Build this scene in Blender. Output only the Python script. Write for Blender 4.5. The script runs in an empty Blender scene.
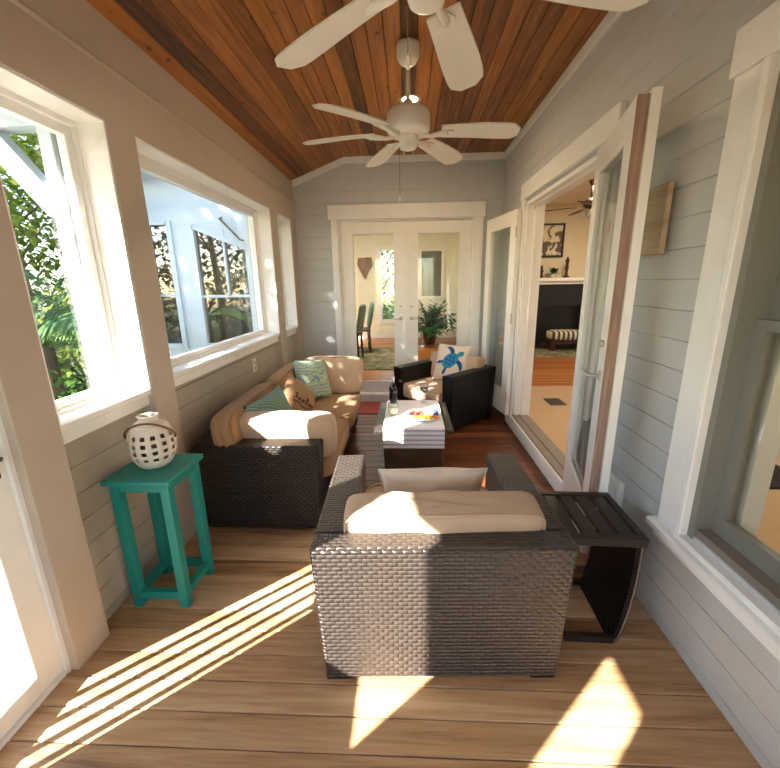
import bpy, bmesh, math, random
from math import sin, cos, pi, radians
from mathutils import Vector, Matrix, Euler
random.seed(7)
scene = bpy.context.scene
COL = scene.collection

# ------------------------------------------------------------------ helpers
def lin(c):
    c /= 255.0
    return c / 12.92 if c <= 0.04045 else ((c + 0.055) / 1.055) ** 2.4
def rgb(r, g, b): return (lin(r), lin(g), lin(b), 1.0)

class NT:
    def __init__(self, name):
        self.m = bpy.data.materials.new(name); self.m.use_nodes = True
        self.t = self.m.node_tree; self.t.nodes.clear()
        self.out = self.t.nodes.new('ShaderNodeOutputMaterial')
    def n(self, kind, **kw):
        x = self.t.nodes.new(kind)
        for k, v in kw.items(): setattr(x, k, v)
        return x
    def l(self, a, b): self.t.links.new(a, b)
    def math(self, op, a, b=None, c=None):
        x = self.n('ShaderNodeMath', operation=op)
        for i, v in enumerate((a, b, c)):
            if v is None: continue
            if isinstance(v, (int, float)): x.inputs[i].default_value = v
            else: self.l(v, x.inputs[i])
        return x.outputs[0]
    def mix(self, fac, a, b):
        x = self.n('ShaderNodeMix', data_type='RGBA')
        for s, v in ((0, fac), (6, a), (7, b)):
            if isinstance(v, (int, float, tuple)): x.inputs[s].default_value = v
            else: self.l(v, x.inputs[s])
        return x.outputs[2]
    def ramp(self, fac, stops):
        x = self.n('ShaderNodeValToRGB'); cr = x.color_ramp
        while len(cr.elements) < len(stops): cr.elements.new(0.5)
        for e, (p, c) in zip(cr.elements, stops): e.position = p; e.color = c
        self.l(fac, x.inputs[0]); return x.outputs[0]
    def noise(self, vec, scale, detail=3, rough=.5, dist=0):
        x = self.n('ShaderNodeTexNoise'); x.inputs['Scale'].default_value = scale
        x.inputs['Detail'].default_value = detail; x.inputs['Roughness'].default_value = rough
        x.inputs['Distortion'].default_value = dist
        if vec is not None: self.l(vec, x.inputs['Vector'])
        return x.outputs['Fac']
    def bsdf(self, color, rough=.5, metal=0, spec=.5, normal=None, **kw):
        p = self.n('ShaderNodeBsdfPrincipled')
        for k, v in (('Base Color', color), ('Roughness', rough), ('Metallic', metal), ('Specular IOR Level', spec)):
            if isinstance(v, (int, float, tuple)): p.inputs[k].default_value = v
            else: self.l(v, p.inputs[k])
        for k, v in kw.items(): p.inputs[k.replace('_', ' ')].default_value = v
        if normal is not None: self.l(normal, p.inputs['Normal'])
        return p
    def bump(self, h, strength=.3, dist=.01):
        b = self.n('ShaderNodeBump'); b.inputs['Strength'].default_value = strength
        b.inputs['Distance'].default_value = dist; self.l(h, b.inputs['Height']); return b.outputs[0]
    def done(self, sh):
        self.l(sh.outputs[0] if hasattr(sh, 'outputs') else sh, self.out.inputs[0]); return self.m

def simple(name, c, rough=.5, metal=0, spec=.5, bump=None):
    t = NT(name); co = t.n('ShaderNodeTexCoord').outputs['Object']
    nz = t.noise(co, 9, 4)
    col = t.mix(nz, tuple(x * .93 for x in c[:3]) + (1,), tuple(min(1, x * 1.06) for x in c[:3]) + (1,))
    nrm = None
    if bump: nrm = t.bump(t.noise(co, bump[0], 3), bump[1], .002)
    return t.done(t.bsdf(col, rough, metal, spec, nrm))

def emit(name, c, s):
    t = NT(name); e = t.n('ShaderNodeEmission'); e.inputs[0].default_value = c; e.inputs[1].default_value = s
    return t.done(e)

def wood(name, dark, mid, light, axis, rough=.35, knots=True, grain=18, bump=.25, near_tone=None, vary=.36, kf=2.6):
    """planks: colour varies per board (mesh island), grain runs along axis"""
    t = NT(name); co = t.n('ShaderNodeTexCoord').outputs['Object']
    geo = t.n('ShaderNodeNewGeometry'); rnd = geo.outputs['Random Per Island']
    off = t.n('ShaderNodeCombineXYZ')
    for i in range(3): t.l(t.math('MULTIPLY', rnd, 37.0 + 11 * i), off.inputs[i])
    add = t.n('ShaderNodeVectorMath', operation='ADD'); t.l(co, add.inputs[0]); t.l(off.outputs[0], add.inputs[1])
    mp = t.n('ShaderNodeMapping'); t.l(add.outputs[0], mp.inputs[0])
    sc = [grain, grain, grain]; sc[axis] = grain * .06; mp.inputs['Scale'].default_value = sc
    g1 = t.noise(mp.outputs[0], 1.0, 5, .6, 1.2)
    mp2 = t.n('ShaderNodeMapping'); t.l(add.outputs[0], mp2.inputs[0])
    sc = [grain * 5] * 3; sc[axis] = grain * .25; mp2.inputs['Scale'].default_value = sc
    g2 = t.noise(mp2.outputs[0], 1.0, 3, .6, .3)
    f = t.math('ADD', t.math('MULTIPLY', g1, .75), t.math('MULTIPLY', g2, .35))
    f = t.math('ADD', f, t.math('MULTIPLY', t.math('SUBTRACT', rnd, .5), vary))
    col = t.ramp(f, [(.28, dark), (.52, mid), (.80, light)])
    if knots:
        v = t.n('ShaderNodeTexVoronoi'); mp3 = t.n('ShaderNodeMapping'); t.l(add.outputs[0], mp3.inputs[0])
        sc = [6.5] * 3; sc[axis] = kf; mp3.inputs['Scale'].default_value = sc
        t.l(mp3.outputs[0], v.inputs['Vector']); v.inputs['Scale'].default_value = 1
        k = t.ramp(v.outputs['Distance'], [(.04, (1, 1, 1, 1)), (.13, (0, 0, 0, 1))])
        col = t.mix(t.math('MULTIPLY', k, .8), col, tuple(x * .35 for x in dark[:3]) + (1,))
    if near_tone:
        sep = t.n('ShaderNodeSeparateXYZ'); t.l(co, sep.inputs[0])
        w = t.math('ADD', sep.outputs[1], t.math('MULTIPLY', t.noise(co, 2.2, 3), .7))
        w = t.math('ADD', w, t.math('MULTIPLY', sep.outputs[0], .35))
        k = t.ramp(t.math('SUBTRACT', w, near_tone[0]), [(0.0, (1, 1, 1, 1)), (.75, (0, 0, 0, 1))])
        col2 = t.ramp(f, [(.28, near_tone[1]), (.5, near_tone[2]), (.80, near_tone[3])])
        col = t.mix(k, col, col2)  # blends to paler board colours towards the near end and left
    nrm = t.bump(f, bump, .003)
    return t.done(t.bsdf(col, rough, 0, .4, nrm))

def weave(name, c1, c2, H=.017, W=.036, rough=.42, bump=.9, spec=.5):
    t = NT(name); uv = t.n('ShaderNodeTexCoord').outputs['UV']
    s = t.n('ShaderNodeSeparateXYZ'); t.l(uv, s.inputs[0])
    u = t.math('DIVIDE', s.outputs[0], W); v = t.math('DIVIDE', s.outputs[1], H)
    row = t.math('FLOOR', v)
    ph = t.math('ADD', t.math('MULTIPLY', u, pi), t.math('MULTIPLY', row, pi / 2))
    a = t.math('ABSOLUTE', t.math('SINE', ph))
    b = t.math('SINE', t.math('MULTIPLY', t.math('FRACT', v), pi))
    h = t.math('MULTIPLY', t.math('POWER', a, .6), t.math('POWER', b, .5))
    co = t.n('ShaderNodeTexCoord').outputs['Object']
    nz = t.noise(co, 60, 3)
    col = t.mix(nz, c1, c2)
    return t.done(t.bsdf(col, rough, 0, spec, t.bump(h, bump, .006)))

def fabric(name, c, var=.1, weave_scale=260, wr=.35):
    t = NT(name); co = t.n('ShaderNodeTexCoord').outputs['Object']
    nz = t.noise(co, 5, 4); fine = t.noise(co, weave_scale, 2)
    col = t.mix(nz, tuple(x * (1 - var) for x in c[:3]) + (1,), tuple(min(1, x * (1 + var)) for x in c[:3]) + (1,))
    h = t.math('ADD', t.math('MULTIPLY', t.noise(co, 11, 3, .5, .6), 1.0), t.math('MULTIPLY', fine, .05))
    p = t.bsdf(col, .9, 0, .15, t.bump(h, wr, .02))
    p.inputs['Sheen Weight'].default_value = .15
    return t.done(p)

def glass_mat(name, tint=(1, 1, 1, 1), refl=1.0):
    t = NT(name); tr = t.n('ShaderNodeBsdfTransparent'); tr.inputs[0].default_value = tint
    gl = t.n('ShaderNodeBsdfGlossy'); gl.inputs['Roughness'].default_value = 0.0
    lw_ = t.n('ShaderNodeLayerWeight'); f5 = t.math('POWER', lw_.outputs['Facing'], 5.0)
    fr = t.math('MULTIPLY_ADD', f5, .96, .04)       # Schlick reflectance of clear glass, same from both sides
    mx = t.n('ShaderNodeMixShader'); t.l(t.math('MULTIPLY', fr, refl), mx.inputs[0])
    t.l(tr.outputs[0], mx.inputs[1]); t.l(gl.outputs[0], mx.inputs[2])
    return t.done(mx)

def leaf_mat(name, c1, c2):
    t = NT(name); rnd = t.n('ShaderNodeNewGeometry').outputs['Random Per Island']
    col = t.mix(rnd, c1, c2)
    p = t.bsdf(col, .55, 0, .15)
    tl = t.n('ShaderNodeBsdfTranslucent'); t.l(col, tl.inputs[0])
    mx = t.n('ShaderNodeMixShader'); mx.inputs[0].default_value = .4
    t.l(p.outputs[0], mx.inputs[1]); t.l(tl.outputs[0], mx.inputs[2])
    return t.done(mx)

# ---- mesh helpers
def BM(): return bmesh.new()
def box(bm, x0, x1, y0, y1, z0, z1):
    vs = [bm.verts.new(p) for p in ((x0, y0, z0), (x1, y0, z0), (x1, y1, z0), (x0, y1, z0), (x0, y0, z1), (x1, y0, z1), (x1, y1, z1), (x0, y1, z1))]
    for f in ((0, 3, 2, 1), (4, 5, 6, 7), (0, 1, 5, 4), (1, 2, 6, 5), (2, 3, 7, 6), (3, 0, 4, 7)):
        bm.faces.new([vs[i] for i in f])
    return vs
def hexa(bm, pts):
    vs = [bm.verts.new(p) for p in pts]
    for f in ((0, 3, 2, 1), (4, 5, 6, 7), (0, 1, 5, 4), (1, 2, 6, 5), (2, 3, 7, 6), (3, 0, 4, 7)):
        bm.faces.new([vs[i] for i in f])
    return vs
def chbox(bm, x0, x1, y0, y1, z0, z1, c=.004):
    """box with chamfered edges"""
    b2 = bmesh.new(); box(b2, x0, x1, y0, y1, z0, z1)
    bmesh.ops.bevel(b2, geom=b2.edges[:], offset=c, segments=1, affect='EDGES')
    join(bm, b2)
def join(bm, b2, mat=None):
    mp = {}
    for v in b2.verts: mp[v] = bm.verts.new(mat @ v.co if mat else v.co)
    for f in b2.faces:
        try: nf = bm.faces.new([mp[v] for v in f.verts]); nf.smooth = f.smooth
        except ValueError: pass
    b2.free()
def beam(bm, p, q, w, t, up=(0, 0, 1)):
    """rectangular bar from p to q"""
    p, q = Vector(p), Vector(q); d = (q - p).normalized(); s = d.cross(Vector(up))
    if s.length < 1e-4: s = d.cross(Vector((1, 0, 0)))
    s.normalize(); u = s.cross(d)
    a = s * (w / 2); b = u * (t / 2)
    hexa(bm, [p - a - b, p + a - b, q + a - b, q - a - b, p - a + b, p + a + b, q + a + b, q - a + b])
def lathe(bm, prof, n=24, c=(0, 0, 0), cap=True):
    rings = []
    for r, z in prof:
        rings.append([bm.verts.new((c[0] + r * cos(2 * pi * i / n), c[1] + r * sin(2 * pi * i / n), c[2] + z)) for i in range(n)])
    for a, b in zip(rings, rings[1:]):
        for i in range(n):
            f = bm.faces.new((a[i], a[(i + 1) % n], b[(i + 1) % n], b[i])); f.smooth = True
    if cap:
        bm.faces.new(list(reversed(rings[0]))); bm.faces.new(rings[-1])
    return rings
def tube(bm, pts, r, n=8, closed=False):
    pts = [Vector(p) for p in pts]; rings = []; N = len(pts)
    prev = None
    for i, p in enumerate(pts):
        a = pts[(i - 1) % N] if (closed or i > 0) else p; b = pts[(i + 1) % N] if (closed or i < N - 1) else p
        d = (b - a).normalized()
        if prev is None:
            u = d.cross(Vector((0, 0, 1)));
            if u.length < .05: u = d.cross(Vector((1, 0, 0)))
        else: u = prev - d * prev.dot(d)
        u.normalize(); prev = u; w = d.cross(u)
        rr = r[i] if isinstance(r, (list, tuple)) else r
        rings.append([bm.verts.new(p + (u * cos(2 * pi * k / n) + w * sin(2 * pi * k / n)) * rr) for k in range(n)])
    for i in range(N if closed else N - 1):
        a, b = rings[i], rings[(i + 1) % N]
        for k in range(n):
            f = bm.faces.new((a[k], a[(k + 1) % n], b[(k + 1) % n], b[k])); f.smooth = True
    if not closed:
        bm.faces.new(list(reversed(rings[0]))); bm.faces.new(rings[-1])
def prism(bm, poly, z0, z1, f=None):
    """extrude a 2-D polygon; f maps (a,b,c)->xyz"""
    f = f or (lambda a, b, c: (a, b, c))
    lo = [bm.verts.new(f(a, b, z0)) for a, b in poly]; hi = [bm.verts.new(f(a, b, z1)) for a, b in poly]
    n = len(poly); bm.faces.new(list(reversed(lo))); bm.faces.new(hi)
    for i in range(n): bm.faces.new((lo[i], lo[(i + 1) % n], hi[(i + 1) % n], hi[i]))
def uv_box(bm):
    uvl = bm.loops.layers.uv.verify()
    for f in bm.faces:
        n = f.normal; a = max(range(3), key=lambda i: abs(n[i]))
        for lp in f.loops:
            c = lp.vert.co
            lp[uvl].uv = (c.y, c.z) if a == 0 else (c.x, c.z) if a == 1 else (c.x, c.y)
def obj(name, bm, mat, parent=None, bevel=0, loc=None, rot=None, subsurf=0, fixn=True):
    if fixn: bmesh.ops.recalc_face_normals(bm, faces=bm.faces[:])
    bm.normal_update(); uv_box(bm)
    me = bpy.data.meshes.new(name); bm.to_mesh(me); bm.free()
    o = bpy.data.objects.new(name, me); COL.objects.link(o)
    if mat: me.materials.append(mat)
    if parent: o.parent = parent
    if loc: o.location = loc
    if rot: o.rotation_euler = rot
    if bevel:
        m = o.modifiers.new('Bevel', 'BEVEL'); m.width = bevel; m.segments = 2; m.limit_method = 'ANGLE'; m.angle_limit = radians(40)
    if subsurf:
        m = o.modifiers.new('Sub', 'SUBSURF'); m.levels = subsurf; m.render_levels = subsurf
    return o
def tag(o, label, cat, group=None, kind=None):
    o['label'] = label; o['category'] = cat
    if group: o['group'] = group
    if kind: o['kind'] = kind
    return o
def thing(name, label, cat, loc=(0, 0, 0), rz=0, group=None, rot=None):
    o = bpy.data.objects.new(name, None); COL.objects.link(o); o.empty_display_size = .1
    o.location = loc; o.rotation_euler = rot or (0, 0, rz)
    return tag(o, label, cat, group)
def struct(name, bm, mat, parent=None, label=None, bevel=0):
    o = obj(name, bm, mat, parent, bevel)
    if not parent: o['kind'] = 'structure'
    if label: o['label'] = label
    return o
def dup(root, loc, rot, label, group=None):
    r = root.copy(); COL.objects.link(r); r.location = loc; r.rotation_euler = rot; r['label'] = label
    if group: r['group'] = group
    for ch in list(root.children):
        c = ch.copy(); COL.objects.link(c); c.parent = r
        for g in list(ch.children):
            d = g.copy(); COL.objects.link(d); d.parent = c
    return r
def puff(w, d, h, p=7, cuts=14, crown=.02, seed=0, wr=.003):
    """upholstered box cushion centred on its own centre"""
    rnd = random.Random(seed); ph = [rnd.uniform(0, 6.28) for _ in range(6)]
    bm = BM(); bmesh.ops.create_cube(bm, size=2); bmesh.ops.subdivide_edges(bm, edges=bm.edges[:], cuts=cuts, use_grid_fill=True)
    for v in bm.verts:
        x, y, z = v.co; r = (abs(x) ** p + abs(y) ** p + abs(z) ** p) ** (1 / p); x, y, z = x / r, y / r, z / r
        k = wr * (sin(7 * x + ph[0]) * sin(5 * y + ph[1]) + .6 * sin(13 * x + 4 * z + ph[2]) + .5 * sin(11 * y + 9 * x + ph[3]))
        cx, cy, cz = (1 - x * x), (1 - y * y), (1 - z * z)
        v.co = (x * (w / 2 + crown * .4 * cy * cz), y * (d / 2 + crown * cx * cz) + k * cx, z * (h / 2 + crown * .5 * cx * cy) + k * cx * cy)
    for f in bm.faces: f.smooth = True
    return bm
def cushion_piping(w, d, plane, off, p=7, r=.006):
    """welt cord round the face of a box cushion; plane 'xz' (front/back) or 'xy' (top/bottom)"""
    bm = BM(); pts = []
    a, b = w / 2 * .985, d / 2 * .985
    for i in range(64):
        t = 2 * pi * i / 64; c, s = cos(t), sin(t); r0 = (abs(c) ** p + abs(s) ** p) ** (-1 / p)
        pts.append((a * c * r0, off, b * s * r0) if plane == 'xz' else (a * c * r0, b * s * r0, off))
    tube(bm, pts, r, 6, True); return bm
def throw(w, h, t, n=18, pinch=.07):
    """throw pillow lying in local XZ, bulging along Y"""
    bm = BM(); front = {}; back = {}
    def pt(i, j, s):
        u, v = 2 * i / n - 1, 2 * j / n - 1
        x = w / 2 * u * (1 - pinch * (1 - v * v)); z = h / 2 * v * (1 - pinch * (1 - u * u))
        b = max(0, (1 - u * u) * (1 - v * v)) ** .42 * t / 2
        b *= 1 + .08 * sin(5 * u + 3 * v)
        return (x, s * b, z)
    for i in range(n + 1):
        for j in range(n + 1):
            edge = i in (0, n) or j in (0, n)
            front[i, j] = bm.verts.new(pt(i, j, -1)); back[i, j] = front[i, j] if edge else bm.verts.new(pt(i, j, 1))
    for i in range(n):
        for j in range(n):
            for g in (front, back):
                f = bm.faces.new((g[i, j], g[i + 1, j], g[i + 1, j + 1], g[i, j + 1])); f.smooth = True
    return bm
def throw_piping(w, h, pinch=.07, r=.005):
    pts = []
    for k in range(4):
        for i in range(14):
            s = 2 * i / 14 - 1
            u, v = [(s, -1), (1, s), (-s, 1), (-1, -s)][k]
            pts.append((w / 2 * u * (1 - pinch * (1 - v * v)), 0, h / 2 * v * (1 - pinch * (1 - u * u))))
    bm = BM(); tube(bm, pts, r, 6, True); return bm
def throw_front(x, z, w, h, t, pinch=.07):
    """y of the front surface of a throw pillow at x,z"""
    u = max(-.99, min(.99, x / (w / 2))); v = max(-.99, min(.99, z / (h / 2)))
    u = max(-.99, min(.99, u / (1 - pinch * (1 - v * v)))); v = max(-.99, min(.99, v / (1 - pinch * (1 - u * u))))
    return -((1 - u * u) * (1 - v * v)) ** .42 * t / 2 * (1 + .08 * sin(5 * u + 3 * v))

# ------------------------------------------------------------------ materials
M = {}
M['siding'] = simple('siding_paint', rgb(194, 194, 192), .55, bump=(40, .05))
M['siding_warm'] = simple('warm_bounce_siding', rgb(176, 166, 150), .55, bump=(40, .05))  # grey siding with warm bounce light put into the colour
M['trim'] = simple('white_trim_paint', rgb(240, 237, 230), .4)
M['cream'] = simple('shaded_white_paint', rgb(188, 172, 154), .45)  # white paint of posts and beam, their shade put into the colour
M['door_paint'] = simple('door_paint', rgb(240, 236, 226), .35)
M['white_ext'] = simple('white_exterior_paint', rgb(190, 200, 206), .5)
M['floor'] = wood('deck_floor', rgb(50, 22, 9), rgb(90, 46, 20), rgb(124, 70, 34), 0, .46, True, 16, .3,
                  near_tone=(2.05, rgb(108, 76, 50), rgb(172, 132, 92), rgb(206, 172, 132)))
M['ceil'] = wood('pine_ceiling', rgb(60, 28, 6), rgb(128, 72, 20), rgb(180, 114, 46), 1, .42, True, 16, .15, vary=.30, kf=5)
M['dark'] = simple('dark_gap', rgb(25, 18, 12), .9)
M['rattan'] = weave('dark_rattan', rgb(40, 32, 27), rgb(70, 60, 54), rough=.34, spec=.75)
M['rattan_sofa'] = weave('espresso_rattan', rgb(28, 21, 17), rgb(46, 37, 31), rough=.45, spec=.35, bump=.7)
M['rattan_black'] = weave('black_rattan', rgb(16, 13, 12), rgb(26, 22, 20), bump=.5, spec=.25)
M['table_rattan'] = weave('brown_rattan', rgb(62, 48, 32), rgb(92, 72, 48))
M['leg'] = simple('dark_leg', rgb(28, 22, 18), .5)
M['darkmetal'] = simple('espresso_metal', rgb(38, 29, 24), .4)
M['tan'] = fabric('tan_canvas', rgb(190, 160, 130), .07)
M['tan_dark'] = fabric('caramel_canvas', rgb(158, 121, 84), .08)
M['light'] = fabric('natural_linen', rgb(226, 208, 188), .05)
M['teal'] = simple('teal_paint', rgb(22, 128, 118), .45, bump=(30, .1))
M['ceramic'] = simple('cream_ceramic', rgb(222, 208, 190), .25)
M['inside'] = simple('lantern_inside', rgb(120, 86, 58), .7)
M['rope'] = simple('leather_handle', rgb(120, 78, 46), .6)
M['glass'] = glass_mat('window_glass', (.97, .985, .98, 1))
M['doorglass'] = glass_mat('door_glass', (.93, .95, .93, 1))
M['drink_glass'] = glass_mat('drinking_glass', (.95, .97, .97, 1), 1.4)
M['fan'] = simple('fan_white', rgb(236, 230, 214), .4)
M['chain'] = simple('chain_metal', rgb(120, 110, 100), .4, .8)
M['brass'] = simple('satin_nickel', rgb(200, 196, 188), .35, .8)
M['raw'] = wood('bare_wood', rgb(112, 84, 70), rgb(160, 130, 112), rgb(200, 174, 154), 2, .7, False, 20, .1)
M['boardart'] = wood('board_art', rgb(124, 104, 80), rgb(172, 150, 120), rgb(200, 180, 150), 1, .6, True, 14, .1)
M['graymetal'] = simple('grey_sash', rgb(124, 122, 112), .5)
M['graysill'] = simple('worn_grey_sill', rgb(128, 116, 104), .6)
M['plate'] = simple('outlet_plate', rgb(232, 228, 220), .4)
M['sunwall'] = simple('sunroom_wall', rgb(236, 232, 208), .6)
M['housewall'] = simple('house_wall', rgb(214, 198, 166), .7)
M['house_ceiling'] = simple('house_ceiling', rgb(225, 212, 188), .8)
M['oak'] = wood('oak_floor', rgb(120, 62, 22), rgb(176, 104, 46), rgb(204, 138, 72), 0, .3, False, 12, .1)
M['carpet'] = simple('beige_carpet', rgb(186, 154, 118), .95, bump=(300, .3))
M['black'] = simple('black_surround', rgb(18, 15, 14), .4)
M['darkwood'] = simple('dark_wood', rgb(52, 28, 18), .45)
M['pink'] = simple('faded_red_mat', rgb(176, 84, 80), .95, bump=(200, .3))
M['leaf'] = leaf_mat('leaf_green', rgb(34, 62, 22), rgb(84, 112, 42))
M['leaf_light'] = leaf_mat('leaf_yellow_green', rgb(66, 92, 34), rgb(140, 150, 64))
M['palm'] = leaf_mat('palm_green', rgb(46, 80, 44), rgb(104, 134, 82))
M['house_leaf'] = leaf_mat('house_plant_green', rgb(26, 84, 50), rgb(70, 132, 72))
M['bark'] = simple('bark', rgb(92, 76, 60), .9, bump=(20, .6))
M['grass'] = simple('lawn', rgb(52, 62, 36), .95, bump=(120, .5))
M['deckout'] = wood('outdoor_deck', rgb(140, 124, 106), rgb(172, 156, 138), rgb(200, 186, 168), 1, .7, False, 14, .1)
M['terracotta'] = simple('terracotta', rgb(122, 66, 44), .7)
M['shingle'] = simple('roof_shingle', rgb(96, 92, 88), .9)
M['dark_glass'] = glass_mat('reflective_glass', (.10, .11, .11, 1), 5)

def stripes(name, axis, period, duty, a, b, rough=.85, coord='Object', shift=0.0):
    t = NT(name); co = t.n('ShaderNodeTexCoord').outputs[coord]
    s = t.n('ShaderNodeSeparateXYZ'); t.l(co, s.inputs[0])
    f = t.math('FRACT', t.math('DIVIDE', t.math('ADD', s.outputs[axis], shift), period))
    k = t.math('GREATER_THAN', f, duty)
    return t.done(t.bsdf(t.mix(k, a, b), rough, 0, .2))
M['runner'] = stripes('runner_white', 2, .0375, .70, rgb(236, 234, 238), rgb(176, 166, 196), shift=.018)
M['bench'] = stripes('bench_stripes', 0, .09, .5, rgb(228, 214, 180), rgb(74, 78, 78))
t = NT('ikat_green'); co = t.n('ShaderNodeTexCoord').outputs['Object']
w = t.n('ShaderNodeTexWave', wave_type='RINGS'); w.inputs['Scale'].default_value = 13; w.inputs['Distortion'].default_value = 7; w.inputs['Detail'].default_value = 2
t.l(co, w.inputs[0])
M['green_print'] = t.done(t.bsdf(t.ramp(w.outputs['Fac'], [(.15, rgb(112, 150, 154)), (.4, rgb(172, 194, 184)), (.62, rgb(204, 204, 176)), (.9, rgb(160, 172, 134))]), .9, 0, .1))
t = NT('blue_stripe_print'); co = t.n('ShaderNodeTexCoord').outputs['Object']
w = t.n('ShaderNodeTexWave', bands_direction='DIAGONAL'); w.inputs['Scale'].default_value = 9; w.inputs['Distortion'].default_value = 1.5
t.l(co, w.inputs[0])
M['blue_stripe'] = t.done(t.bsdf(t.ramp(w.outputs['Fac'], [(.2, rgb(104, 138, 140)), (.5, rgb(176, 190, 168)), (.8, rgb(116, 142, 104))]), .9, 0, .1))
t = NT('olive_rug'); co = t.n('ShaderNodeTexCoord').outputs['Object']
M['olive_rug'] = t.done(t.bsdf(t.ramp(t.noise(co, 6, 4, .6, 1.5), [(.35, rgb(84, 84, 62)), (.5, rgb(128, 122, 92)), (.65, rgb(170, 158, 128))]), .95, 0, .1))
M['blue'] = simple('turtle_blue', rgb(34, 134, 166), .8)
M['blue_dark'] = simple('turtle_dark_blue', rgb(12, 84, 132), .8)
M['ink'] = simple('script_ink', rgb(70, 46, 32), .9)
M['porcelain'] = simple('porcelain', rgb(226, 232, 226), .2)

# ------------------------------------------------------------------ measured place (metres; camera over the origin)
XL, XR, YB, YN = -1.336, 1.108, 4.92, -1.7      # post face, house wall, back wall, near wall
XW = -1.40                                       # siding face under the windows
ZB, ZC = 2.225, 2.90                             # beam underside, flat ceiling
def planks(bm, rects, axis, fx, back, z0=.05, pitch=.1205, c=.005):
    """lapped siding: rects (a0,a1,z0,z1) on the plane axis=fx, boards aligned on one grid"""
    for a0, a1, b0, b1 in rects:
        k = math.floor((b0 - z0) / pitch); z = z0 + k * pitch
        while z < b1 - 1e-4:
            lo, hi = max(z, b0), min(z + pitch, b1)
            if hi - lo > .003:
                s = 1 if back > fx else -1
                cl = c if lo > b0 + 1e-5 or True else 0
                prof = [(fx + s * c, lo), (fx, lo + c), (fx, hi - c * .3), (fx + s * c, hi), (back, hi), (back, lo)]
                if hi - lo < 2 * c: prof = [(fx + s * c, lo), (fx + s * c, hi), (back, hi), (back, lo)]
                if axis == 'x': prism(bm, prof, a0, a1, lambda p, q, r: (p, r, q))
                else: prism(bm, prof, a0, a1, lambda p, q, r: (r, p, q))
            z += pitch

# floor: deck boards running across the porch
bm = BM(); y = YN; W = .1145
while y < YB:
    chbox(bm, XW - .02, XR + .02, y, min(y + W - .003, YB), -.03, 0, .003); y += W
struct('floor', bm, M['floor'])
bm = BM(); box(bm, -1.6, 1.3, YN - .1, YB + .1, -.08, -.032); struct('trim_40', bm, M['dark'])
# ceiling boards: flat run plus the slope down to the left beam
bm = BM(); wd = .098; x = -.72
def cplank(p, q):   # p,q (x,z) across, along y
    (xa, za), (xb, zb) = p, q; g = .003
    prism(bm, [(xa, za + .006), (xa + g, za), (xb - g, zb), (xb, zb + .006), (xb, zb + .02), (xa, za + .02)], YN, YB, lambda a, b, c: (a, c, b))
while x < XR:
    cplank((x + .001, ZC), (min(x + wd, XR) - .001, ZC)); x += wd
n = 7
for i in range(n):
    a, b = i / n, (i + 1) / n
    f = lambda s: (-.72 + (XL - .02 + .72) * s, ZC + (2.672 - ZC) * s)
    (xa, za), (xb, zb) = f(b), f(a); cplank((xa, za), (xb, zb))
struct('ceiling', bm, M['ceil'])
bm = BM(); box(bm, -1.5, 1.3, YN - .1, YB, 2.93, 2.99); box(bm, -1.89, -1.4, YN - .2, YB, 2.30, 2.37)
beam(bm, (-1.88, YN - .2, 2.40), (-1.88, YB, 2.40), .03, .2); prism(bm, [(-1.88, 2.4), (-1.4, 2.6), (-1.4, 3.1), (-1.88, 2.5)], YN - .2, YB, lambda a, b, c: (a, c, b))
struct('roof', bm, M['white_ext'])

# crown trim
bm = BM(); box(bm, XR - .022, XR, YN, YB, 2.83, ZC); struct('trim_1', bm, M['trim'], bevel=.004)
bm = BM(); prism(bm, [(-.72, ZC), (XR - .022, ZC), (XR - .022, ZC - .066), (-.712, ZC - .066), (XL, 2.672 - .07), (XL, 2.672)], YB - .022, YB, lambda a, b, c: (a, c, b))
struct('trim_2', bm, M['trim'])

# left side: beam, posts, siding under the windows
bm = BM(); box(bm, XL, -1.6, YN, YB, ZB, 2.455); box(bm, XL - .012, -1.6, YN, YB, 2.455, 2.95)
tube(bm, [(XL - .006, YN, 2.456), (XL - .006, YB, 2.456)], .015, 10)
struct('trim_3', bm, M['cream'])
POSTS = [(1.185, 1.352), (1.914, 2.106), (4.05, 4.245), (4.74, 4.92), (.27, .50), (-.63, -.313), (-1.7, -1.09)]
for i, (a, b) in enumerate(POSTS):
    bm = BM(); box(bm, -1.58, XL, a, b, 0, ZB); struct('trim_%d' % (4 + i), bm, M['cream'], bevel=.003)
BAYS = [(1.352, 1.914, .985), (2.106, 4.05, 1.015), (4.245, 4.74, 1.015), (-.313, .27, .985), (-1.09, -.63, .985)]
bm = BM(); planks(bm, [(a, b, 0, s - .03) for a, b, s in BAYS], 'x', XW, -1.56)
struct('wall_left', bm, M['siding_warm'])
# windows on the left
def left_window(n, a, b, s, fw=.062):
    bm = BM()
    top = 2.2
    # jamb liner, frame, sash
    box(bm, -1.47, XL - .006, a, a + .012, s, ZB); box(bm, -1.47, XL - .006, b - .012, b, s, ZB); box(bm, -1.47, XL - .006, a + .012, b - .012, ZB - .012, ZB)
    for x0, x1, w0, e in ((-1.56, -1.468, 0, .022), (-1.53, -1.49, .022, fw)):
        box(bm, x0, x1, a + w0, a + e, s, ZB); box(bm, x0, x1, b - e, b - w0, s, ZB)
        box(bm, x0, x1, a + e, b - e, ZB - e - .012, ZB - w0); box(bm, x0, x1, a + e, b - e, s - .02, s + e * .75)
    root = struct('window_%d' % n, bm, M['trim'], bevel=.002)
    bm = BM(); box(bm, -1.512, -1.508, a + fw - .004, b - fw + .004, s + fw * .7, ZB - fw); struct('pane', bm, M['glass'], root)
    bm = BM(); chbox(bm, -1.50, XL - .012, a, b, s - .03, s, .004); box(bm, -1.42, XL - .03, a, b, s - .085, s - .03); struct('window_sill', bm, M['trim'], root)
    return root
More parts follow.
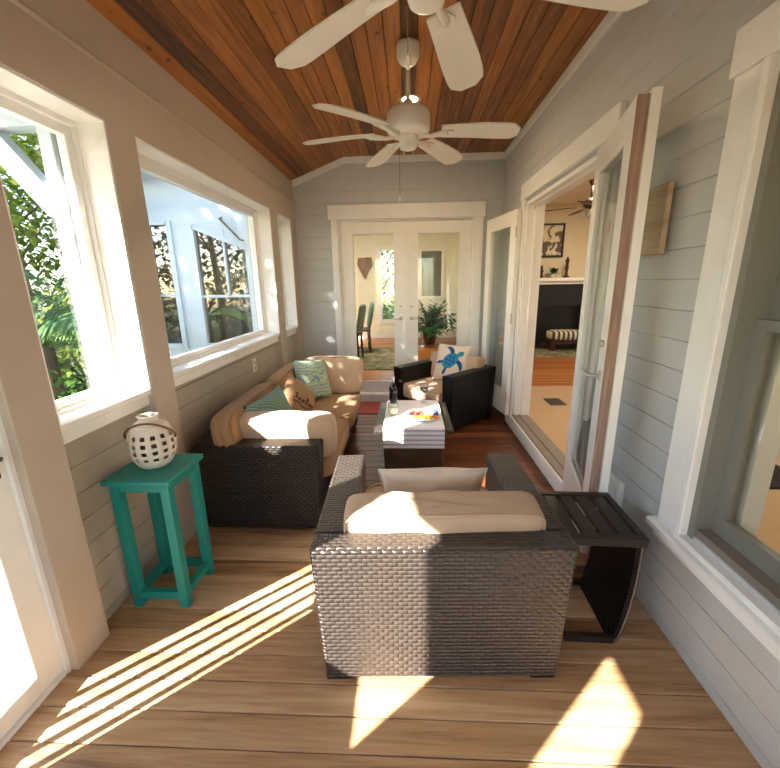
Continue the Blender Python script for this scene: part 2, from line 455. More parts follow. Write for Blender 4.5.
for i, (a, b, s) in enumerate(BAYS): left_window(i + 1, a, b, s)

# glazed door on the left, hinged in its jamb
bm = BM()
y0, y1 = .515, 1.17
for r in ((y0, .605, .02, 2.15), (1.075, y1, .02, 2.15), (.605, 1.075, .02, .095), (.605, 1.075, 2.03, 2.15)):
    box(bm, -1.43, -1.386, r[0], r[1], r[2], r[3])
d = struct('door_1', bm, M['door_paint'], bevel=.002)
bm = BM(); box(bm, -1.41, -1.406, .60, 1.08, .09, 2.035); struct('pane', bm, M['glass'], d)
bm = BM(); tube(bm, [(-1.386, 1.12, .96), (-1.34, 1.12, .96), (-1.335, 1.10, .96), (-1.335, 1.02, .96)], .009); chbox(bm, -1.388, -1.378, 1.095, 1.145, .88, 1.06)
struct('door_handle', bm, M['darkmetal'], d)
bm = BM(); box(bm, -1.56, -1.336, .50, 1.185, 2.15, ZB); box(bm, -1.56, -1.37, 1.17, 1.186, 0, 2.15); box(bm, -1.56, -1.37, .50, .515, 0, 2.15); box(bm, -1.58, -1.375, .515, 1.17, -.02, .018)
struct('trim_14', bm, M['trim'])

# right wall (house side) with window and door openings
DW = (2.42, 3.97, .13, 2.21)      # door opening
WW = (.30, 1.40, .53, 2.14)
bm = BM()
planks(bm, [(YN, WW[0], 0, ZC), (WW[0], WW[1], 0, WW[2]), (WW[0], WW[1], WW[3], ZC), (WW[1], DW[0], 0, ZC), (DW[0], DW[1], DW[3], ZC), (DW[0], DW[1], 0, .02), (DW[1], YB, 0, ZC)], 'x', XR, 1.25)
struct('wall_right', bm, M['siding'])
# right window: casing, sill, grey double-hung sashes
bm = BM()
box(bm, XR - .025, XR, WW[1] + .02, 1.55, .47, WW[3]); box(bm, XR - .036, XR, WW[1], WW[1] + .03, .47, WW[3])
box(bm, XR - .025, XR, WW[0] - .15, WW[0], .47, WW[3])
box(bm, XR - .034, XR, WW[0] - .17, 1.565, WW[3], 2.28)
w6 = struct('window_6', bm, M['trim'], bevel=.004)
bm = BM(); chbox(bm, XR - .06, XR + .09, WW[0] - .17, 1.575, .455, .49, .006); box(bm, XR - .03, XR, WW[0] - .15, 1.55, .415, .455)
box(bm, XR - .035, XR + .005, WW[0], WW[1], .49, .515)
struct('window_sill', bm, M['trim'], w6)
bm = BM()
for e in (WW[1] - .03, WW[0]): box(bm, XR - .004, XR + .13, e, e + .03, .5, WW[3])
box(bm, XR, XR + .13, WW[0], WW[1], WW[3] - .03, WW[3])
sx = XR + .06
def sash(x, z0, z1, a, b, w, wb):
    box(bm, x, x + .032, a, a + w, z0, z1); box(bm, x, x + .032, b - w, b, z0, z1)
    box(bm, x, x + .032, a + w, b - w, z0, z0 + wb); box(bm, x, x + .032, a + w, b - w, z1 - w * .8, z1)
sash(sx, .56, 1.365, WW[0] + .03, WW[1] - .03, .045, .07)
sash(sx + .036, 1.33, WW[3] - .03, WW[0] + .03, WW[1] - .03, .045, .035)
struct('window_frame', bm, M['graymetal'], w6, label='grey double-hung sashes')
bm = BM(); box(bm, XR + .006, XR + .14, WW[0] + .03, WW[1] - .03, .49, .56); struct('sill_track', bm, M['graysill'], w6)
bm = BM(); box(bm, sx + .014, sx + .018, WW[0] + .07, WW[1] - .07, .62, 1.34); box(bm, sx + .05, sx + .054, WW[0] + .07, WW[1] - .07, 1.36, 2.08); struct('pane', bm, M['doorglass'], w6)
bm = BM(); box(bm, 1.23, 1.30, WW[1] - .075, WW[1] + .06, .5, 2.2); box(bm, 1.23, 1.30, WW[0] - .06, WW[0] + .03, .5, 2.2); struct('trim_15', bm, M['trim'])

# right doorway casing, step and threshold
bm = BM()
box(bm, XR - .024, XR, DW[1], DW[1] + .10, .0, 2.235); box(bm, XR - .024, XR, DW[0] - .10, DW[0], .0, 2.235)
box(bm, XR - .03, XR, DW[0] - .115, DW[1] + .115, 2.235, 2.375)
box(bm, XR, 1.27, DW[1] - .03, DW[1], .13, 2.21); box(bm, XR, 1.27, DW[0], DW[0] + .03, .13, 2.21); box(bm, XR, 1.27, DW[0], DW[1], 2.18, 2.21)
box(bm, XR + .05, XR + .065, DW[0], DW[1], 2.165, 2.18); box(bm, XR + .07, XR + .085, DW[1] - .045, DW[1] - .03, .13, 2.18)
struct('trim_16', bm, M['trim'], bevel=.003)
bm = BM(); box(bm, XR - .03, XR, DW[0] - .1, DW[1] + .2, 0, .125); struct('trim_17', bm, M['trim'], bevel=.003)
bm = BM(); box(bm, XR - .012, XR + .15, DW[0], DW[1], .115, .14); box(bm, XR + .05, XR + .07, DW[0], DW[1], .14, .148); struct('trim_18', bm, M['graysill'])

# a leaf of a French door: local X from the hinge along its width, Y its thickness
def french_leaf(name, w, h, t=.045, st=.115, top=.125, bot=.24, handle=None, edge=None, mat='door_paint', glassmat='doorglass'):
    bm = BM()
    box(bm, 0, st, -t / 2, t / 2, 0, h); box(bm, w - st, w, -t / 2, t / 2, 0, h)
    box(bm, st, w - st, -t / 2, t / 2, 0, bot); box(bm, st, w - st, -t / 2, t / 2, h - top, h)
    for y in (-t / 2, t / 2):   # glazing bead
        s = 1 if y > 0 else -1; q = .012
        for a, b, c, e in ((st, st + q, bot, h - top), (w - st - q, w - st, bot, h - top), (st + q, w - st - q, bot, bot + q), (st + q, w - st - q, h - top - q, h - top)):
            box(bm, a, b, min(y, y - s * .03), max(y, y - s * .03) + 0.002 * s if s > 0 else max(y, y - s * .03), c, e)
    o = obj(name, bm, M[mat], bevel=.002)
    bm = BM(); box(bm, st - .004, w - st + .004, -.003, .003, bot - .004, h - top + .004); obj('pane', bm, M[glassmat], o)
    if handle:
        bm = BM()
        for s in (-1, 1):
            y = s * t / 2
            lathe(bm, [(.024, -.004), (.024, .004), (.01, .008)], 14, (0, 0, 0))
            tube(bm, [(0, 0, 0), (0, 0, .045), (-.02, 0, .052), (-.105, 0, .052)], .009)
            for v in bm.verts:
                if not v.tag:
                    x, yy, z = v.co; v.co = (w - st / 2 + x, y + s * z, handle + yy); v.tag = True
            lathe(bm, [(.016, -.004), (.016, .012), (.008, .02)], 12)
            for v in bm.verts:
                if not v.tag:
                    x, yy, z = v.co; v.co = (w - st / 2 + x, y + s * z, handle + .15 + yy); v.tag = True
        obj('door_handle', bm, M['brass'], o)
    bm = BM()
    for z in (.2, h / 2, h - .2): tube(bm, [(-.006, t / 2 + .004, z - .05), (-.006, t / 2 + .004, z + .05)], .007)
    obj('hinge', bm, M['brass'], o)
    return o
def place_leaf(o, hinge, free, z, n):
    a = math.atan2(free[1] - hinge[1], free[0] - hinge[0]); o.location = (hinge[0], hinge[1], z); o.rotation_euler = (0, 0, a)
    o.name = 'door_%d' % n; o['kind'] = 'structure'
lf = french_leaf('door_2', .70, 2.035, st=.105, handle=.92)
place_leaf(lf, (1.065, 2.43), (.905, 1.77), .15, 2)
bm = BM(); box(bm, .7002, .702, -.021, .021, .002, 2.033); obj('bare_edge', bm, M['raw'], lf)['label'] = 'worn bare wood latch edge'
bm = BM(); box(bm, .68, .715, .0225, .058, 0, 2.045); obj('astragal', bm, M['door_paint'], lf)
lf = french_leaf('door_3', .735, 2.04); place_leaf(lf, (1.055, 4.0), (.92, 4.69), .12, 3)

# back wall with French doors to the sunroom
DB = (-.825, .785, 0.06, 2.235)
bm = BM(); planks(bm, [(-1.6, DB[0], 0, ZC), (DB[1], XR + .14, 0, ZC), (DB[0], DB[1], DB[3], ZC)], 'y', YB, YB + .12, z0=.03, pitch=.126)
struct('wall_back', bm, M['siding'])
bm = BM()
box(bm, -.905, DB[0], YB - .024, YB, 0, DB[3]); box(bm, DB[1], .885, YB - .024, YB, 0, DB[3]); box(bm, -.935, .905, YB - .034, YB, DB[3], 2.395)
box(bm, DB[0], DB[0] + .02, YB, YB + .12, .06, DB[3]); box(bm, DB[1] - .02, DB[1], YB, YB + .12, .06, DB[3]); box(bm, DB[0], DB[1], YB, YB + .12, DB[3] - .02, DB[3])
struct('trim_19', bm, M['trim'], bevel=.003)
bm = BM(); box(bm, DB[0] + .0, DB[1], YB - .05, YB + .14, 0, .10); struct('trim_20', bm, M['trim'], bevel=.003)
lf = french_leaf('door_4', .782, 2.09, st=.135, top=.12, bot=.14, handle=.96); place_leaf(lf, (-.803, YB + .04), (.0, YB + .04), .115, 4)
lf = french_leaf('door_5', .782, 2.09, st=.135, top=.12, bot=.14, handle=.96); place_leaf(lf, (.763, YB + .04), (-.02, YB + .04), .115, 5)
bm = BM(); box(bm, -.035, -.005, YB, YB + .016, .115, 2.2); struct('trim_21', bm, M['door_paint'])

# near wall behind the camera; its wide window is added for sky fill
bm = BM(); planks(bm, [(-1.6, -1.0, 0, ZC + .05), (.8, 1.25, 0, ZC + .05), (-1.0, .8, 0, .8), (-1.0, .8, 2.25, ZC + .05)], 'y', YN, YN - .12)
struct('wall_near', bm, M['siding'])
bm = BM()
for a, b, c, e in ((-1.0, -.93, .8, 2.25), (.73, .8, .8, 2.25), (-.93, .73, .8, .87), (-.93, .73, 2.18, 2.25), (-.13, -.07, .87, 2.18)): box(bm, a, b, YN - .08, YN + .02, c, e)
w7 = struct('window_7', bm, M['trim']); bm = BM(); box(bm, -.95, .75, YN - .04, YN - .036, .85, 2.2); struct('pane', bm, M['glass'], w7)

# ------------------------------------------------------------------ sunroom beyond the back doors
SX0, SX1, SY1, SZ = -3.7, 1.3, 10.3, 2.95
bm = BM(); y = YB + .12
while y < SY1:
    chbox(bm, SX0, SX1, y, min(y + .118, SY1), .06, .1, .002); y += .12
struct('floor_sunroom', bm, M['oak'])
bm = BM(); box(bm, SX0, SX1, YB + .12, SY1, SZ, SZ + .05); struct('ceiling_sunroom', bm, M['house_ceiling'])
def wall_rects(bm, axis, fx, back, a0, a1, z0, z1, holes):
    """flat wall with rectangular holes (a0,a1,z0,z1), holes sorted and apart"""
    cur = a0
    def put(p, q, r, s):
        if q - p < 1e-4 or s - r < 1e-4: return
        if axis == 'x': box(bm, min(fx, back), max(fx, back), p, q, r, s)
        else: box(bm, p, q, min(fx, back), max(fx, back), r, s)
    for h0, h1, b0, b1 in sorted(holes):
        put(cur, h0, z0, z1); put(h0, h1, z0, b0); put(h0, h1, b1, z1); cur = h1
    put(cur, a1, z0, z1)
fw = [(-2.6, -1.5, .6, 2.3), (-.70, -.30, .55, 2.33)]  # wide opening is unseen, added to light the sunroom
bm = BM(); wall_rects(bm, 'y', SY1, SY1 + .12, SX0, SX1, 0, SZ, fw); struct('wall_sunroom_back', bm, M['sunwall'])
bm = BM(); wall_rects(bm, 'x', SX1, SX1 + .1, YB + .12, SY1 + .12, 0, SZ, []); struct('wall_sunroom_right', bm, M['sunwall'])
lw = [(5.7, 7.2, .6, 2.4), (7.6, 9.3, .6, 2.4)]  # unseen left windows, added to light the sunroom
bm = BM(); wall_rects(bm, 'x', SX0, SX0 - .12, YB, SY1 + .12, -.6, SZ, lw); struct('wall_sunroom_left', bm, M['white_ext'])
def far_window(n, axis, f, rects, t=.06, g='glass', sgn=1):
    bm = BM(); pb = BM()
    for a0, a1, z0, z1 in rects:
        def put(b, p, q, r, s, d0, d1):
            if axis == 'x': box(b, f + d0, f + d1, p, q, r, s)
            else: box(b, p, q, f + d0, f + d1, r, s)
        put(bm, a0 - .07, a0 + .03, z0 - .07, z1 + .08, -.02, .1); put(bm, a1 - .03, a1 + .07, z0 - .07, z1 + .08, -.02, .1)
        put(bm, a0, a1, z0 - .07, z0 + .03, -.03, .1); put(bm, a0, a1, z1 - .03, z1 + .08, -.02, .1); zm = (z0 + z1) / 2 - .1
        put(bm, a0, a1, zm - .015, zm + .015, .02, .06)
        put(pb, a0, a1, z0, z1, .038, .042)
    r = struct('window_%d' % n, bm, M['trim']); struct('pane', pb, M[g], r); return r
far_window(8, 'y', SY1, fw[:1]); far_window(9, 'y', SY1, fw[1:])
for i, h in enumerate(lw): far_window(10 + i, 'x', SX0 - .1, [h])
bm = BM(); box(bm, SX0, SX1, SY1 - .015, SY1, .1, .22); box(bm, SX1 - .015, SX1, YB + .12, SY1, .1, .22); struct('baseboard_sunroom', bm, M['trim'])
# front wall of the sunroom wing seen through the porch windows
WY = 5.12
bm = BM(); wall_rects(bm, 'y', WY - .03, WY + .06, SX0 - .12, -1.58, -.6, 3.0, [(-3.28, -3.0, .75, 2.25), (-2.68, -2.02, .75, 2.2)])
struct('wall_wing', bm, M['white_ext'])
def wing_window(n, x0, x1, z0, zl, zr, mull=None):
    bm = BM(); y0, y1 = WY - .06, WY + .03; w = .05
    box(bm, x0 - w, x0 + .012, y0, y1, z0 - w, zl + w); box(bm, x1 - .012, x1 + w, y0, y1, z0 - w, zr + w); box(bm, x0, x1, y0, y1, z0 - w, z0 + .01)
    beam(bm, (x0, (y0 + y1) / 2, zl + w / 2), (x1, (y0 + y1) / 2, zr + w / 2), y1 - y0, w, (0, 0, 1))
    zm = z0 + (zl - z0) * .43; box(bm, x0, x1, y0 + .02, y1, zm - .016, zm + .016)
    if mull: box(bm, mull - .014, mull + .014, y0 + .02, y1, zm, max(zl, zr))
    # solid triangle above a sloping head
    if abs(zl - zr) > .01: prism(bm, [(x0, zl + w), (x1, zr + w), (x1, zl + w)], WY - .028, WY + .03, lambda a, b, c: (a, c, b))
    r = struct('window_%d' % n, bm, M['white_ext'])
    pb = BM(); prism(pb, [(x0, z0), (x1, z0), (x1, zr), (x0, zl)], WY, WY + .004, lambda a, b, c: (a, c, b)); struct('pane', pb, M['dark_glass'], r)
wing_window(12, -2.68, -2.02, .75, 2.2, 1.93, -2.31)
wing_window(13, -3.28, -3.0, .75, 2.25, 2.25)
bm = BM(); prism(bm, [(-4.1, 2.62), (-1.6, 3.0), (-1.6, 3.2), (-4.1, 2.82)], 4.7, SY1 + .4, lambda a, b, c: (a, c, b)); prism(bm, [(-1.6, 3.0), (1.5, 3.0), (1.5, 3.2), (-1.6, 3.2)], YB + .12, SY1 + .4, lambda a, b, c: (a, c, b))
struct('roof', bm, M['white_ext'])
bm = BM(); beam(bm, (-2.3, 5.04, 2.30), (-2.05, 4.98, 2.05), .02, .02); tube(bm, [(-2.3, 5.09, 2.32), (-2.3, 5.03, 2.30)], .012); tube(bm, [(-2.05, 5.09, 2.05), (-2.05, 4.98, 2.05)], .01)
tag(obj('awning_bracket', bm, M['darkmetal']), 'thin dark diagonal bracket on the white wing wall above its window', 'bracket')
bm = BM(); box(bm, -3.65, -3.3, 4.72, 5.08, 2.35, 2.55); box(bm, -3.69, -3.26, 4.69, 5.09, 2.55, 2.58)
tag(obj('wall_unit', bm, M['white_ext'], bevel=.01), 'pale boxed unit high on the white wing wall under the eave', 'wall box')

# sunroom furnishings
bm = BM(); chbox(bm, -1.5, .15, 6.35, 8.75, .1, .110, .003); tag(obj('area_rug', bm, M['olive_rug']), 'olive patterned rug on the sunroom floor beyond the glass doors', 'rug')
def dining_chair(loc, rz, label):
    t = thing('dining_chair', label, 'chair', loc, rz, 'sunroom dining chairs')
    bm = BM(); chbox(bm, -.21, .21, -.21, .21, .44, .49, .01); obj('seat', bm, M['darkwood'], t)
    for sx_, sy_ in ((-1, -1), (1, -1), (-1, 1), (1, 1)):
        bm = BM(); beam(bm, (sx_ * .2, sy_ * .2, 0), (sx_ * .18, sy_ * .18, .45), .04, .04, (0, 1, 0)); obj('leg', bm, M['darkwood'], t)
    for sy_ in (-.19, .19):
        bm = BM(); beam(bm, (-.19, sy_, .22), (.19, sy_, .22), .02, .03); obj('stretcher', bm, M['darkwood'], t)
    b = puff(.42, .07, .52, 6, 6, .01, 3); obj('backrest', b, M['blue_stripe'], t, loc=(0, -.23, .76), rot=(radians(10), 0, 0))['label'] = 'blue-grey upholstered back'
    return t
dc = dining_chair((-1.0, 8.15, .112), radians(100), 'dark-legged dining chair nearest the left glass door, by the table')
dup(dc, (-1.1, 7.35, .112), (0, 0, radians(85)), 'dark-legged dining chair standing closer to the porch than its twin')
tb = thing('dining_table', 'white-topped dining table at the left edge of the left door glass', 'table', (-2.0, 7.7, .112))
bm = BM(); chbox(bm, -.65, .65, -.8, .8, .70, .74, .006); obj('tabletop', bm, M['trim'], tb)
for a in (-1, 1):
    for b in (-1, 1):
        bm = BM(); box(bm, a * .55 - .035, a * .55 + .035, b * .7 - .035, b * .7 + .035, 0, .70); obj('leg', bm, M['darkwood'], tb)
bm = BM(); prism(bm, [(-.17, .2), (.17, .22), (.2, .02), (.1, -.12), (0, -.33), (-.12, -.1), (-.19, .04)], -.02, .02, lambda a, b, c: (a, c, b))
tag(obj('wall_basket', bm, M['raw'], loc=(-1.08, SY1 - .03, 1.93), bevel=.012), 'brown tapered basket hung on the sunroom wall left of its window', 'wall decoration')
fr = thing('wall_mirror', 'white framed mirror on the far sunroom wall above the plant', 'mirror', (.6, SY1 - .02, 1.72))
bm = BM()
for a, b, c, e in ((-.32, -.25, -.62, .62), (.25, .32, -.62, .62), (-.25, .25, -.62, -.55), (-.25, .25, .55, .62)): box(bm, a, b, -.03, .02, c, e)
obj('frame', bm, M['trim'], fr); bm = BM(); box(bm, -.26, .26, -.01, .01, -.56, .56); t_ = NT('mirror_glass'); obj('mirror_glass', bm, t_.done(t_.bsdf(rgb(170, 180, 170), .03, 1)), fr)
pl = thing('potted_plant', 'bushy green plant in a brown pot behind the right glass door', 'plant', (.52, 9.25, .1))
bm = BM(); lathe(bm, [(.12, 0), (.18, .30), (.19, .33), (.165, .33), (.15, .29)], 20); obj('pot', bm, M['terracotta'], pl)
bm = BM(); rnd = random.Random(4)
def leaf(bm, p, d, L, W, droop=.3, n=4):
    p = Vector(p); d = Vector(d).normalized(); s = d.cross(Vector((0, 0, 1)))
    if s.length < .05: s = Vector((1, 0, 0))
    s.normalize(); prev = None; q = p.copy(); dd = d.copy()
    for i in range(n + 1):
        w = W / 2 * (sin(pi * min(1, (i + .15) / (n + .15)) ** .8)) if i < n else .001
        a, b = bm.verts.new(q + s * w), bm.verts.new(q - s * w)
        if prev: bm.faces.new((prev[0], prev[1], b, a))
        prev = (a, b); dd = (dd + Vector((0, 0, -droop / n * 1.6))).normalized(); q = q + dd * (L / n)
for i in range(60):
    a = rnd.uniform(0, 2 * pi); el = rnd.uniform(.3, 1.4); L = rnd.uniform(.40, .62)
    st = []; q = Vector((0, 0, .3)); d = Vector((cos(a) * cos(el), sin(a) * cos(el), sin(el)))
    for k in range(7):
        q = q + d * L / 6; d = (d + Vector((0, 0, -.13))).normalized()
        for sgn in (-1, 1):
            sd = d.cross(Vector((0, 0, 1))); leaf(bm, q, d * .6 + sd * sgn + Vector((0, 0, rnd.uniform(-.2, .3))), .2, .07, .35, 3)
obj('foliage', bm, M['house_leaf'], pl, fixn=False)

# ------------------------------------------------------------------ house interior beyond the right wall
HX0, HX1, HY0, HY1, HZ = 1.25, 6.2, .2, 8.95, 3.05
bm = BM(); box(bm, HX0, HX1, HY0, 5.15, .05, .13); struct('floor_house_front', bm, M['carpet'])
bm = BM(); y = 5.15
while y < HY1:
    chbox(bm, HX0, HX1, y, min(y + .078, HY1), .05, .13, .002); y += .08
struct('floor_house', bm, M['oak'])
bm = BM(); box(bm, HX0, HX1, HY0, HY1, HZ, HZ + .05); struct('ceiling_house', bm, M['house_ceiling'])
bm = BM(); wall_rects(bm, 'y', HY1, HY1 + .1, 1.4, HX1, 0, HZ, []); struct('wall_house_back', bm, M['housewall'])
bm = BM(); wall_rects(bm, 'y', HY0, HY0 - .1, HX0, HX1, 0, HZ, []); struct('wall_house_near', bm, M['housewall'])
hw = [(1.2, 2.6, .8, 2.4), (5.2, 6.8, .8, 2.4)]  # unseen windows added to let sky light into the house
bm = BM(); wall_rects(bm, 'x', HX1, HX1 + .1, HY0, HY1, 0, HZ, hw); struct('wall_house_right', bm, M['housewall'])
far_window(14, 'x', HX1, hw[:1]); far_window(15, 'x', HX1, hw[1:])
fp = thing('fireplace', 'black fireplace surround with white mantel shelf in the house room', 'fireplace', (3.35, HY1, .13))
bm = BM(); box(bm, -.75, -.45, -.3, 0, 0, 1.36); box(bm, .45, .75, -.3, 0, 0, 1.36); box(bm, -.45, .45, -.3, 0, .85, 1.36); box(bm, -.45, .45, -.06, 0, 0, .85); obj('surround', bm, M['black'], fp)
bm = BM(); chbox(bm, -.85, .85, -.4, 0, 1.36, 1.43, .008); box(bm, -.8, .8, -.35, 0, 1.30, 1.36); obj('mantel_shelf', bm, M['trim'], fp)
bm = BM(); box(bm, -.8, .8, -.75, -.3, 0, .02); obj('hearth', bm, M['black'], fp)
pc = thing('framed_picture', 'black framed print hung above the mantel', 'picture', (2.98, HY1 - .015, 2.33))
bm = BM()
for a, b, c, e in ((-.34, -.30, -.34, .34), (.30, .34, -.34, .34), (-.3, .3, -.34, -.3), (-.3, .3, .3, .34)): box(bm, a, b, -.025, .01, c, e)
obj('frame', bm, M['black'], pc); bm = BM(); box(bm, -.31, .31, -.008, .008, -.31, .31)
t = NT('print'); co = t.n('ShaderNodeTexCoord').outputs['Object']
obj('print', bm, t.done(t.bsdf(t.ramp(t.noise(co, 5, 3, .5, 1), [(.47, rgb(214, 200, 172)), (.55, rgb(96, 80, 64))]), .7)), pc)
def mantel_item(name, prof, mat, x, label, cat):
    bm = BM(); lathe(bm, prof, 16); return tag(obj(name, bm, mat, loc=(x, HY1 - .22, 1.56)), label, cat)
mantel_item('candlestick', [(.07, 0), (.07, .02), (.03, .05), (.025, .15), (.04, .19), (.028, .24), (.03, .33), (.05, .36), (.02, .38), (.02, .42)], M['darkwood'], 3.36, 'tall dark turned candlestick at the right of the mantel', 'candlestick')
mantel_item('figurine', [(.05, 0), (.055, .03), (.03, .08), (.05, .14), (.03, .2), (.035, .23), (.015, .26)], M['darkwood'], 2.83, 'small dark figurine at the left end of the mantel', 'figurine')
gp = thing('mantel_plant', 'small grey-green leafy plant in a pot in the middle of the mantel', 'plant', (3.10, HY1 - .2, 1.56))
bm = BM(); lathe(bm, [(.05, 0), (.07, .1), (.06, .1)], 16); obj('pot', bm, M['ceramic'], gp); bm = BM()
for i in range(70):
    a = rnd.uniform(0, 2 * pi); leaf(bm, (0, 0, .1), (cos(a), sin(a), rnd.uniform(.1, 2)), rnd.uniform(.10, .19), .05, .4, 3)
obj('foliage', bm, M['house_leaf'], gp, fixn=False)
bn = thing('footstool', 'striped upholstered footstool with dark legs before the fireplace', 'stool', (3.17, 8.0, .145))
bm = puff(.66, .42, .18, 6, 8, .015, 5); obj('cushion', bm, M['bench'], bn, loc=(0, 0, .30))
bm = BM(); chbox(bm, -.32, .32, -.20, .20, .15, .22, .006); obj('apron', bm, M['darkwood'], bn)
for a in (-1, 1):
    for b in (-1, 1):
        bm = BM(); box(bm, a * .28 - .03, a * .28 + .03, b * .16 - .03, b * .16 + .03, 0, .16); obj('leg', bm, M['darkwood'], bn)
bm = BM(); chbox(bm, 2.2, 4.6, 7.2, 8.15, .13, .145, .004); tag(obj('hearth_rug', bm, M['olive_rug']), 'muted rug under the striped footstool', 'rug')
bm = BM(); chbox(bm, 2.2, 2.75, 2.45, 3.1, .13, .145, .004); tag(obj('floor_mat', bm, M['dark']), 'dark mat on the pale house floor seen through the right window', 'mat')
bm = BM(); chbox(bm, 1.62, 1.80, 4.30, 4.55, .13, .142, .004); tag(obj('floor_vent', bm, M['darkmetal']), 'dark floor register just inside the right doorway', 'vent')

# ------------------------------------------------------------------ ceiling fans
def fan_blade(bm, ang, r0=.21, r1=.69, pitch=13):
    n = 12; top = []; bot = []
    for i in range(n + 1):
        s = i / n; r = r0 + (r1 - r0) * s
        hw_ = (.058 + .020 * min(1, s * 1.6))
        if s > .86: hw_ *= math.sqrt(max(0.02, 1 - ((s - .86) / .14) ** 2 * .8))
        row = []
        for w_ in (-1, -.5, 0, .5, 1):
            y = w_ * hw_; z = -y * math.tan(radians(pitch)) * .9 - .02 * s * s
            row.append((r, y, z))
        top.append(row)
    rot = Matrix.Rotation(ang, 3, 'Z'); vt, vb = [], []
    for row in top:
        vt.append([bm.verts.new(rot @ Vector((p[0], p[1], p[2] + .004))) for p in row]); vb.append([bm.verts.new(rot @ Vector((p[0], p[1], p[2] - .004))) for p in row])
    for i in range(n):
        for j in range(4):
            bm.faces.new((vt[i][j], vt[i][j + 1], vt[i + 1][j + 1], vt[i + 1][j])); bm.faces.new((vb[i][j + 1], vb[i][j], vb[i + 1][j], vb[i + 1][j + 1]))
        bm.faces.new((vt[i][0], vt[i + 1][0], vb[i + 1][0], vb[i][0])); bm.faces.new((vt[i + 1][4], vt[i][4], vb[i][4], vb[i + 1][4]))
    bm.faces.new([v for v in vt[0]] + [v for v in reversed(vb[0])]); bm.faces.new([v for v in reversed(vt[n])] + [v for v in vb[n]])
def ceiling_fan(loc, angles, label, zc, chain=.30, r1=.69):
    """loc z = height of the blades"""
    t = thing('ceiling_fan', label, 'ceiling fan', (loc[0], loc[1], loc[2]), 0, 'white porch ceiling fans')
    H = zc - loc[2]
    bm = BM(); lathe(bm, [(.02, -.105), (.05, -.098), (.068, -.07), (.07, -.02), (.07, 0)], 24, (0, 0, H)); obj('canopy', bm, M['fan'], t)
    bm = BM(); tube(bm, [(0, 0, .13), (0, 0, H - .09)], .0135, 12); lathe(bm, [(.02, 0), (.035, .01), (.03, .05), (.016, .06)], 16, (0, 0, .125)); obj('downrod', bm, M['fan'], t)
    bm = BM(); lathe(bm, [(.06, -.02), (.11, -.015), (.132, .0), (.138, .02), (.138, .10), (.128, .118), (.09, .132), (.03, .14)], 32); obj('motor_housing', bm, M['fan'], t)
    bm = BM(); lathe(bm, [(.03, -.098), (.052, -.09), (.058, -.075), (.058, -.03), (.065, -.018)], 24); obj('switch_housing', bm, M['fan'], t)
    for a in angles:
        bm = BM(); fan_blade(bm, radians(a), r1=r1); b = obj('blade', bm, M['fan'], t)
        for f in b.data.polygons: f.use_smooth = True
        m_ = b.modifiers.new('Edge', 'EDGE_SPLIT'); m_.split_angle = radians(50)
        bm = BM(); r = Matrix.Rotation(radians(a), 3, 'Z')
        P = [r @ Vector(p) for p in ((.09, 0, -.018), (.14, .0, -.024), (.19, 0, -.016), (.25, 0, -.006))]
        tube(bm, P, [.014, .012, .016, .02], 8); b2 = BM(); lathe(b2, [(.035, -.008), (.035, .0)], 16, (r @ Vector((.25, 0, -.003)))); join(bm, b2)
        obj('blade_iron', bm, M['fan'], b)
    bm = BM(); tube(bm, [(-.05, .02, -.06), (-.056, .022, -.08), (-.056, .022, -.08 - chain)], .0016, 6); c = obj('pull_chain', bm, M['chain'], t)
    bm = BM(); lathe(bm, [(.003, .034), (.006, .02), (.009, .006), (.006, -.004), (.002, -.008)], 12, (-.056, .022, -.09 - chain)); obj('pull_knob', bm, M['fan'], c)
    return t
ceiling_fan((.008, 2.80, 2.425), (-2, 57, 114, 174, 226), 'white five-blade ceiling fan farther down the porch, whole fan in view', ZC)
ceiling_fan((.06, 1.42, 2.40), (9, 72, 141, 213, 285), 'white ceiling fan nearest the camera, cut off by the top of the picture', ZC, .15, .735)
# recessed light
rl = thing('recessed_light', 'small lit recessed light in the wood ceiling behind the farther fan', 'ceiling light', (.025, 3.53, ZC))
bm = BM(); lathe(bm, [(.062, -.003), (.085, -.008), (.085, .003), (.062, .003), (.062, -.003)], 28, cap=False); obj('trim_ring', bm, M['fan'], rl)
bm = BM(); lathe(bm, [(.06, -.002), (.06, .002)], 28); obj('bulb', bm, emit('warm_bulb', (1, .72, .38, 1), 14), rl)

hf = thing('ceiling_fan', 'brown ceiling fan with glass lights seen through the right doorway', 'ceiling fan', (2.98, 7.0, 2.66))
bm = BM(); tube(bm, [(0, 0, .1), (0, 0, HZ - 2.66)], .015, 10); lathe(bm, [(.03, -.07), (.06, -.02), (.06, 0)], 18, (0, 0, HZ - 2.66)); obj('downrod', bm, M['darkwood'], hf)
bm = BM(); lathe(bm, [(.05, -.03), (.11, 0), (.12, .06), (.06, .12), (.02, .13)], 24); obj('motor_housing', bm, M['darkwood'], hf)
for k in range(5):
    bm = BM(); fan_blade(bm, radians(20 + 72 * k)); obj('blade', bm, M['darkwood'], hf)
for k in range(3):
    a = 2 * pi * k / 3 + .4; bm = BM(); lathe(bm, [(.02, -.03), (.05, -.08), (.07, -.14), (.066, -.14), (.046, -.08)], 16, (.09 * cos(a), .09 * sin(a), -.02)); obj('lamp_shade', bm, M['porcelain'], hf)

